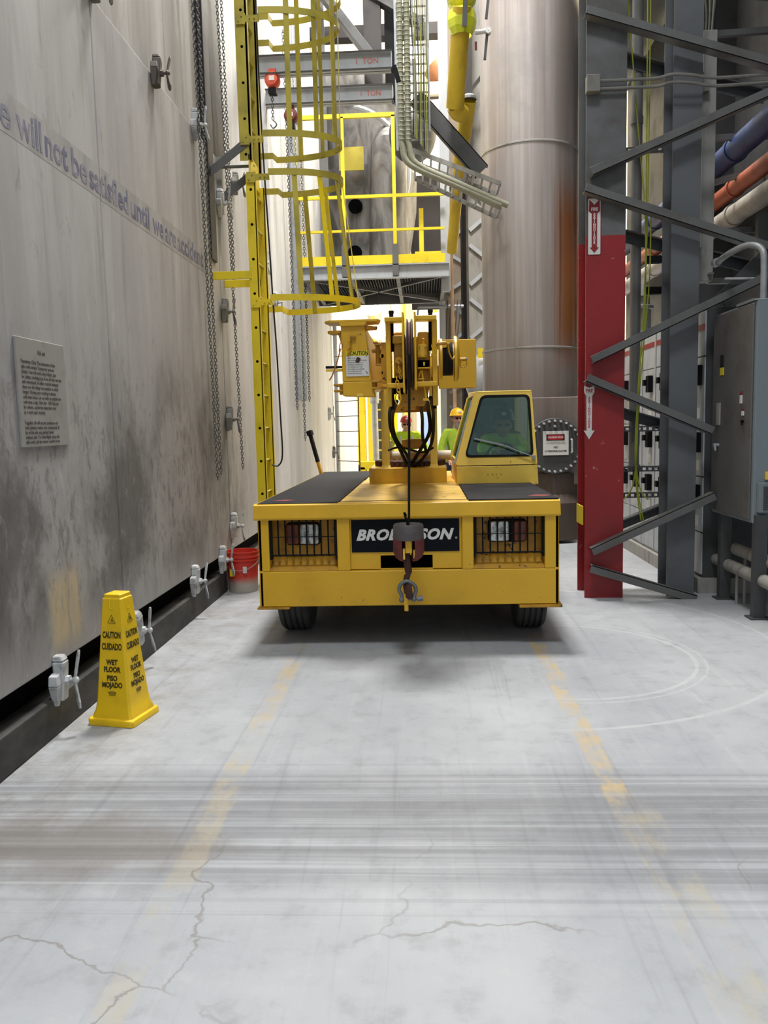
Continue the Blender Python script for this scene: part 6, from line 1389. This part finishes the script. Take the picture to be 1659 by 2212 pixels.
# uprights and panels on the far wall
random.seed(21)
xs_ = [-1.9, -1.5, -1.1, -0.7, -0.25, 0.1, 0.45, 0.9, 1.3]
for i, x in enumerate(xs_):
    m = ('yellow', 'whitewall', 'lightgrey')[i % 3]
    tag(MB().box(x, x + (0.12 if m == 'yellow' else 0.3), 31 - 0.1 * i, 31.2 - 0.1 * i, 0, 6.5).build('far_upright', M[m], origin=(x, 31, 0)), '%s upright against the bright far wall' % {'yellow': 'thin yellow', 'whitewall': 'white', 'lightgrey': 'light grey'}[m], 'upright', '%s uprights on the far wall' % {'yellow': 'yellow', 'whitewall': 'white', 'lightgrey': 'light grey'}[m])
tag(MB().box(-0.05, 0.55, 27, 27.2, 0, 1.9).build('blue_cabinet', paint('pale_blue', (120, 140, 196), (96, 112, 160), 0.3, 0.5), origin=(0.2, 27, 0)), 'pale blue cabinet far down the aisle', 'cabinet')
rp_ = empty('red_post', (0.78, 16.0, 0), 'distant red column with a small white plate beside the cab', 'column')
MB().box(0.66, 0.86, 16.0, 16.2, 0, 3.2).build('post_shaft', M['redpaint'], rp_)
MB().box(0.69, 0.77, 15.98, 16.0, 2.0, 2.25).build('white_plate', M['white'], rp_)
tag(MB().box(0.90, 0.99, 16.1, 16.2, 0, 2.6).box(1.02, 1.07, 16.1, 16.2, 0, 2.6).build('orange_strip', plain('bright_orange', (232, 150, 40), 0.5), origin=(0.95, 16.1, 0)), 'orange strips beside the distant red column', 'post')
mb = MB()
yg_ = tag(MB().box(0.56, 0.66, 20, 20.1, 0, 2.2).build('yellow_guard', M['yellow'], origin=(0.6, 20, 1.5)), 'yellow guard post behind the bearded man', 'post')
hz = MB()
for k in range(7): hz.hexa([(0.56, 19.985, 0.85 + k * 0.19), (0.66, 19.985, 0.92 + k * 0.19), (0.66, 19.995, 0.92 + k * 0.19), (0.56, 19.995, 0.85 + k * 0.19)], [(0.56, 19.985, 0.93 + k * 0.19), (0.66, 19.985, 1.0 + k * 0.19), (0.66, 19.995, 1.0 + k * 0.19), (0.56, 19.995, 0.93 + k * 0.19)])
hs_ = hz.build('hazard_stripe', M['black']); hs_.parent = yg_; hs_.matrix_parent_inverse = Matrix.Translation(-yg_.location)
# far yellow floor rail
tag(MB().box(-1.4, -0.5, 17.8, 18.0, 0.55, 0.72).box(-1.4, -1.3, 17.8, 18.0, 0, 0.6).box(-0.6, -0.5, 17.8, 18.0, 0, 0.6).build('yellow_barrier', M['yellow'], origin=(-0.9, 17.9, 0)), 'low yellow barrier beyond the crane turret', 'barrier')
# distant round lamps
for (x, y, z, r, lab) in ((-1.27, 24.0, 4.2, 0.27, 'round glowing lamp just right of the stowed extension'), (-1.6, 27.0, 5.3, 0.30, 'round glowing lamp above the stowed extension top'), (-0.06, 11.0, 6.25, 0.10, 'small bright floodlight behind the cable tray'),):
    t = empty('round_lamp', (x, y, z), lab, 'lamp')
    MB().ball((x, y, z), (r, r, r * 0.8), 20, 12).build('globe', M['lamp'], t)
    MB().lathe([(r * 0.35, z + r * 0.75), (r * 0.5, z + r * 0.7), (r * 0.5, z + r * 1.1), (0, z + r * 1.1)], (x, y, 0), n=20).cyl((x, y, z + r), (x, y, 14), 0.015, n=6).build('lamp_cap', M['galv'], t)
# trussed roof steel far away
for i in range(5):
    x = -1.9 + i * 0.6
    tag(MB().bar((x, 20, 4.75), (x + 0.3, 20, 4.45), 0.03, 0.04).bar((x + 0.3, 20, 4.45), (x + 0.6, 20, 4.75), 0.03, 0.04).build('truss_web', M['grey'], origin=(x, 20, 4.6)), 'grey truss web under the far roof, seen below the platform', 'truss', 'truss webs seen below the platform')
tag(MB().box(-2, 1.2, 19.98, 20.05, 4.72, 4.80).box(-2, 1.2, 19.98, 20.05, 4.40, 4.46).build('truss_chord', M['lightgrey'], origin=(0, 20, 4.4)), 'pale truss chord seen just below the platform', 'truss')

# ================================================================== people
def head_into(mb, c, s=1.0, yaw=0.0):
    # skull with brow, nose, lips, chin and ears; faces -Y before yaw
    n, m = 24, 18; vs = []
    R_ = Matrix.Rotation(yaw, 3, 'Z'); c = Vector(c)
    for i in range(m + 1):
        t = PI * i / m
        for k in range(n):
            a = 2 * PI * k / n
            x = math.sin(t) * math.sin(a); y = -math.sin(t) * math.cos(a); z = math.cos(t)
            X = x * 0.074; Y = y * 0.094; Z = z * 0.118
            if z < 0: X *= 1 + 0.28 * z; Y *= 1 + 0.10 * z
            fr = max(0, -y)
            nose = math.exp(-((x / 0.16) ** 2)) * fr
            if -0.35 < z < 0.18: Y -= nose * 0.024 * (1 - abs((z + 0.2) / 0.3)) if abs(z + 0.12) < 0.3 else 0
            if abs(z - 0.02) < 0.14 and 0.2 < abs(x) < 0.55: Y += 0.009 * fr
            if abs(z + 0.50) < 0.08 and abs(x) < 0.3: Y -= 0.004 * fr
            if z < -0.72: Y -= 0.010 * fr
            vs.append(c + R_ @ (Vector((X, Y, Z)) * s))
    fs = []
    for i in range(m):
        for k in range(n):
            fs.append((i * n + k, i * n + (k + 1) % n, (i + 1) * n + (k + 1) % n, (i + 1) * n + k))
    mb.add(vs, fs)
    for sd in (-1, 1):
        mb.ball(c + R_ @ (Vector((sd * 0.076, 0.008, -0.005)) * s), (0.010, 0.020, 0.032), 8, 6)
    return R_

def skin_mesh(joints, edges, mat, name, parent, sub=2, extra=None):
    me = bpy.data.meshes.new(name)
    keys = list(joints); idx = {k: i for i, k in enumerate(keys)}
    me.from_pydata([joints[k][0] for k in keys], [(idx[a], idx[b]) for a, b in edges], [])
    o = bpy.data.objects.new(name, me); COL.objects.link(o)
    md = o.modifiers.new('skin', 'SKIN'); md.use_smooth_shade = True; md.branch_smoothing = 0.3
    for i, k in enumerate(keys):
        sv = me.skin_vertices[0].data[i]
        r = joints[k][1]; sv.radius = r if isinstance(r, tuple) else (r, r); sv.use_root = (i == 0)
    sb = o.modifiers.new('sub', 'SUBSURF'); sb.levels = sub; sb.render_levels = sub
    bpy.context.view_layer.update()
    dg = bpy.context.evaluated_depsgraph_get()
    m2 = bpy.data.meshes.new_from_object(o.evaluated_get(dg))
    bpy.data.objects.remove(o); bpy.data.meshes.remove(me)
    vs = [v.co.copy() for v in m2.vertices]; fs = [tuple(p.vertices) for p in m2.polygons]
    bpy.data.meshes.remove(m2)
    mb = MB().add(vs, fs)
    if extra: extra(mb)
    return mb.build(name, mat, parent)

def person(loc, yaw, P, look, label, group=None):
    """P: dict of joints in local space (faces -Y), look: dict of clothing"""
    root = empty('person', loc, label, 'person', group)
    Rz = Matrix.Rotation(yaw, 3, 'Z'); L0 = Vector(loc)
    def w(p): return L0 + Rz @ Vector(p)
    J = {'pelvis': (w(P['pelvis']), (0.13, 0.10)), 'belly': (w(P['belly']), (0.13, 0.10)), 'chest': (w(P['chest']), (0.132, 0.092)), 'neck0': (w(P['neck0']), 0.062), 'neck': (w(P['neck']), 0.052), 'head': (w(P['head']), 0.05)}
    E_ = [('pelvis', 'belly'), ('belly', 'chest'), ('chest', 'neck0'), ('neck0', 'neck'), ('neck', 'head')]
    for s in ('l', 'r'):
        J['hip' + s] = (w(P['hip' + s]), 0.085); J['knee' + s] = (w(P['knee' + s]), 0.055); J['ank' + s] = (w(P['ank' + s]), 0.036)
        J['toe' + s] = (w(P['toe' + s]), 0.036)
        J['sh' + s] = (w(P['sh' + s]), 0.058); J['elb' + s] = (w(P['elb' + s]), 0.040); J['wri' + s] = (w(P['wri' + s]), 0.027)
        E_ += [('pelvis', 'hip' + s), ('hip' + s, 'knee' + s), ('knee' + s, 'ank' + s), ('ank' + s, 'toe' + s), ('chest', 'sh' + s), ('sh' + s, 'elb' + s), ('elb' + s, 'wri' + s)]
        # hand: palm and five unequal curled fingers
        wr_ = Vector(P['wri' + s]); el = Vector(P['elb' + s]); d = (wr_ - el).normalized(); sd = -1 if s == 'l' else 1
        side = d.cross(Vector((0, -1, 0.2))).normalized(); nrm = side.cross(d).normalized()
        palm = wr_ + d * 0.075
        J['palm' + s] = (w(palm), (0.030, 0.018)); E_.append(('wri' + s, 'palm' + s))
        for fi, (off, ln) in enumerate(((-0.027, 0.066), (-0.009, 0.078), (0.009, 0.074), (0.027, 0.058))):
            b0 = palm + side * off + d * 0.015; b1 = b0 + d * ln * 0.55 + nrm * 0.012; b2 = b1 + d * ln * 0.25 + nrm * ln * 0.4
            for q, (pt, rr) in enumerate(((b0, 0.010), (b1, 0.009), (b2, 0.008))): J['f%s%d%d' % (s, fi, q)] = (w(pt), rr)
            E_ += [('palm' + s, 'f%s%d0' % (s, fi)), ('f%s%d0' % (s, fi), 'f%s%d1' % (s, fi)), ('f%s%d1' % (s, fi), 'f%s%d2' % (s, fi))]
        t0 = wr_ + d * 0.03 + side * 0.03 * sd * -1; t1 = t0 + d * 0.035 + side * -0.025 * sd + nrm * 0.01; t2 = t1 + d * 0.03 + nrm * 0.012
        J['t%s0' % s] = (w(t0), 0.012); J['t%s1' % s] = (w(t1), 0.010); J['t%s2' % s] = (w(t2), 0.009)
        E_ += [('wri' + s, 't%s0' % s), ('t%s0' % s, 't%s1' % s), ('t%s1' % s, 't%s2' % s)]
    hc = w(P['head']); hy = yaw + P.get('head_yaw', 0)
    skin_mesh(J, E_, M['skin'], 'body', root, 1, lambda mb: head_into(mb, hc, 1.0, hy))
    HR = Matrix.Rotation(hy, 3, 'Z')
    def h(p): return hc + HR @ Vector(p)
    e = MB()
    for s in (-1, 1): e.ball(h((s * 0.030, -0.079, 0.004)), (0.011, 0.008, 0.007), 10, 6)
    e.build('eye', M['eye'], root)
    MB().tube([h((-0.024, -0.083, -0.062)), h((0, -0.090, -0.060)), h((0.024, -0.083, -0.062))], 0.004, 6).build('lips', plain('lips', (150, 92, 84), 0.6), root)
    def clothe(name, keys, grow, mat, sub=1):
        jj = {k: (J[k][0], tuple(x + grow for x in J[k][1]) if isinstance(J[k][1], tuple) else (J[k][1] + grow,) * 2) for k in keys}
        ee = [(a, b) for a, b in E_ if a in jj and b in jj]
        return skin_mesh(jj, ee, mat, name, root, sub)
    jk = ['pelvis', 'belly', 'chest', 'neck0', 'shl', 'shr', 'elbl', 'elbr', 'wril', 'wrir']
    jacket = clothe('jacket', jk, 0.032, look['jacket'])
    clothe('trousers', ['pelvis', 'hipl', 'hipr', 'kneel', 'kneer', 'ankl', 'ankr'], 0.018, M['denim'])
    for s in ('l', 'r'):
        a = Vector(P['ank' + s]); t = Vector(P['toe' + s])
        MB().ball(w(a * 0.35 + t * 0.65 + Vector((0, 0, -0.005))), (0.05, 0.05, 0.045), 12, 8).tube([w(a + Vector((0, 0.02, -0.02))), w(t)], [0.052, 0.045], 12).build('boot', M['boot'], root)
    if look.get('tape'):
        tb = MB()
        c = Vector(P['belly']) * 0.5 + Vector(P['chest']) * 0.5
        for dz in (0.0,):
            tb.tube([w(c + Vector((0.178 * math.cos(a), 0.142 * math.sin(a), dz))) for a in [2 * PI * k / 20 for k in range(20)]], 0.02, 6, closed=True)
        for s in (-1, 1):
            tb.tube([w(c + Vector((s * 0.10, -0.135, 0))), w(Vector(P['chest']) + Vector((s * 0.10, -0.125, 0.08)))], 0.018, 6)
        tb.build('reflective_band', M['reflective'], root)
    # hard hat
    hh = MB(); prof_ = [(0.128, 0.0), (0.120, 0.006), (0.112, 0.03), (0.104, 0.065), (0.080, 0.098), (0.045, 0.115), (0.0, 0.122)]
    vs = []; fs = []; n = 28
    for (r, z) in prof_:
        for k in range(n):
            a = 2 * PI * k / n
            ex = 1.15; brim = 1.0
            if z < 0.01: brim = 1.0 + 0.16 * max(0, math.cos(a)) ** 2 if r > 0.12 else 1.0
            vs.append(h((r * math.sin(a) * 0.92, -r * math.cos(a) * ex * brim, z + 0.048)))
    for i in range(len(prof_) - 1):
        for k in range(n): fs.append((i * n + k, i * n + (k + 1) % n, (i + 1) * n + (k + 1) % n, (i + 1) * n + k))
    hh.add(vs, fs).tube([h((0, -0.105, 0.11)), h((0, -0.04, 0.165)), h((0, 0.04, 0.168)), h((0, 0.10, 0.12))], 0.012, 8)
    hat = hh.build('hard_hat', look['hat'], root)
    MB().ball(h((0, -0.128, 0.105)), (0.024, 0.008, 0.018), 10, 6).build('hat_badge', M['white'], hat)
    if look.get('glasses'):
        g = MB()
        for s in (-1, 1): g.prism(rounded([(s * 0.032 - 0.024, -0.014), (s * 0.032 + 0.024, -0.014), (s * 0.032 + 0.024, 0.014), (s * 0.032 - 0.024, 0.014)], 0.008), 0, 0.004, 'xz')
        g.v = [tuple(h((v[0], -0.094 + v[1], v[2] + 0.004))) for v in g.v]
        g.tube([h((-0.056, -0.09, 0.008)), h((-0.078, -0.04, 0.008)), h((-0.08, 0.01, 0.005))], 0.003, 5).tube([h((0.056, -0.09, 0.008)), h((0.078, -0.04, 0.008)), h((0.08, 0.01, 0.005))], 0.003, 5)
        g.build('safety_glasses', M['sticker_black'], root)
    if look.get('beard'):
        bo = MB().lathe([(0.040, 0.008), (0.058, -0.012), (0.056, -0.045), (0.042, -0.085), (0.02, -0.115), (0, -0.12)], (0, 0, 0), n=18).build('beard', M['beard'], root)
        for v in bo.data.vertices: v.co = h(Vector((v.co.x * 1.0, v.co.y * 0.9 - 0.042, v.co.z - 0.055)))
    if look.get('hair'):
        bo = MB().lathe([(0.079, 0.05), (0.083, 0.02), (0.080, -0.03), (0.07, -0.05)], (0, 0, 0), n=18, a0=0.1, a1=PI - 0.1).build('hair', look['hair'], root)
        for v in bo.data.vertices: v.co = h(Vector((v.co.x, v.co.y * 1.15 + 0.012, v.co.z)))
    return root
stand = dict(pelvis=(0, 0, 0.93), belly=(0, 0.0, 1.08), chest=(0, 0.0, 1.27), neck0=(0, 0.01, 1.42), neck=(0, 0.0, 1.48), head=(0, -0.02, 1.58),
    hipl=(-0.09, 0, 0.88), hipr=(0.09, 0, 0.88), kneel=(-0.11, -0.02, 0.48), kneer=(0.11, -0.02, 0.48), ankl=(-0.12, 0.02, 0.09), ankr=(0.12, 0.02, 0.09), toel=(-0.13, -0.14, 0.045), toer=(0.13, -0.14, 0.045),
    shl=(-0.19, 0.0, 1.37), shr=(0.19, 0.0, 1.37), elbl=(-0.26, 0.02, 1.10), elbr=(0.26, 0.02, 1.10), wril=(-0.24, -0.12, 0.88), wrir=(0.24, -0.12, 0.88))
def lower(P, dz, **k):
    Q = dict(P)
    for key in Q:
        if key[:3] not in ('ank', 'toe', 'kne') and key != 'head_yaw': Q[key] = (Q[key][0], Q[key][1], Q[key][2] + dz)
    Q.update(k); return Q
person((-0.31, 14.6, 0), 0.05, lower(stand, -0.04, elbl=(-0.36, -0.04, 1.05), wril=(-0.20, -0.26, 0.98), elbr=(0.36, -0.04, 1.05), wrir=(0.20, -0.26, 0.98), head=(0.0, -0.05, 1.50), head_yaw=0.0),
       dict(jacket=M['hivis'], hat=M['helmet_red'], tape=True, glasses=True, hair=M['boot']), 'person in a red hard hat and bright hi-vis jacket standing behind the crane')
person((0.52, 13.0, 0), 0.45, lower(stand, 0.0, head_yaw=-0.15, elbl=(-0.27, 0.03, 1.08), wril=(-0.22, -0.18, 0.92)),
       dict(jacket=M['hivis_dull'], hat=M['helmet_yellow'], beard=True, hair=M['beard'], glasses=True), 'bearded person in a yellow hard hat and green shirt standing beside the cab')
# operator sits in the cab (seat top 1.12 m)
sit = dict(pelvis=(0, 0.0, 1.16), belly=(0, -0.01, 1.22), chest=(0, -0.03, 1.30), neck0=(0, -0.04, 1.385), neck=(0, -0.05, 1.41), head=(0.0, -0.075, 1.475),
    hipl=(-0.09, -0.04, 1.16), hipr=(0.09, -0.04, 1.16), kneel=(-0.10, -0.36, 1.17), kneer=(0.10, -0.36, 1.17), ankl=(-0.10, -0.46, 1.07), ankr=(0.10, -0.46, 1.07), toel=(-0.10, -0.52, 1.04), toer=(0.10, -0.52, 1.04),
    shl=(-0.145, -0.02, 1.345), shr=(0.145, -0.02, 1.345), elbl=(-0.18, -0.16, 1.22), elbr=(0.18, -0.16, 1.22), wril=(-0.10, -0.33, 1.25), wrir=(0.10, -0.33, 1.25))
person((0.715, 7.55, 0), 0.0, sit, dict(jacket=M['hivis'], hat=M['helmet_black'], glasses=True, hair=M['boot']), 'person in a dark hard hat driving, seen through the cab windscreen')
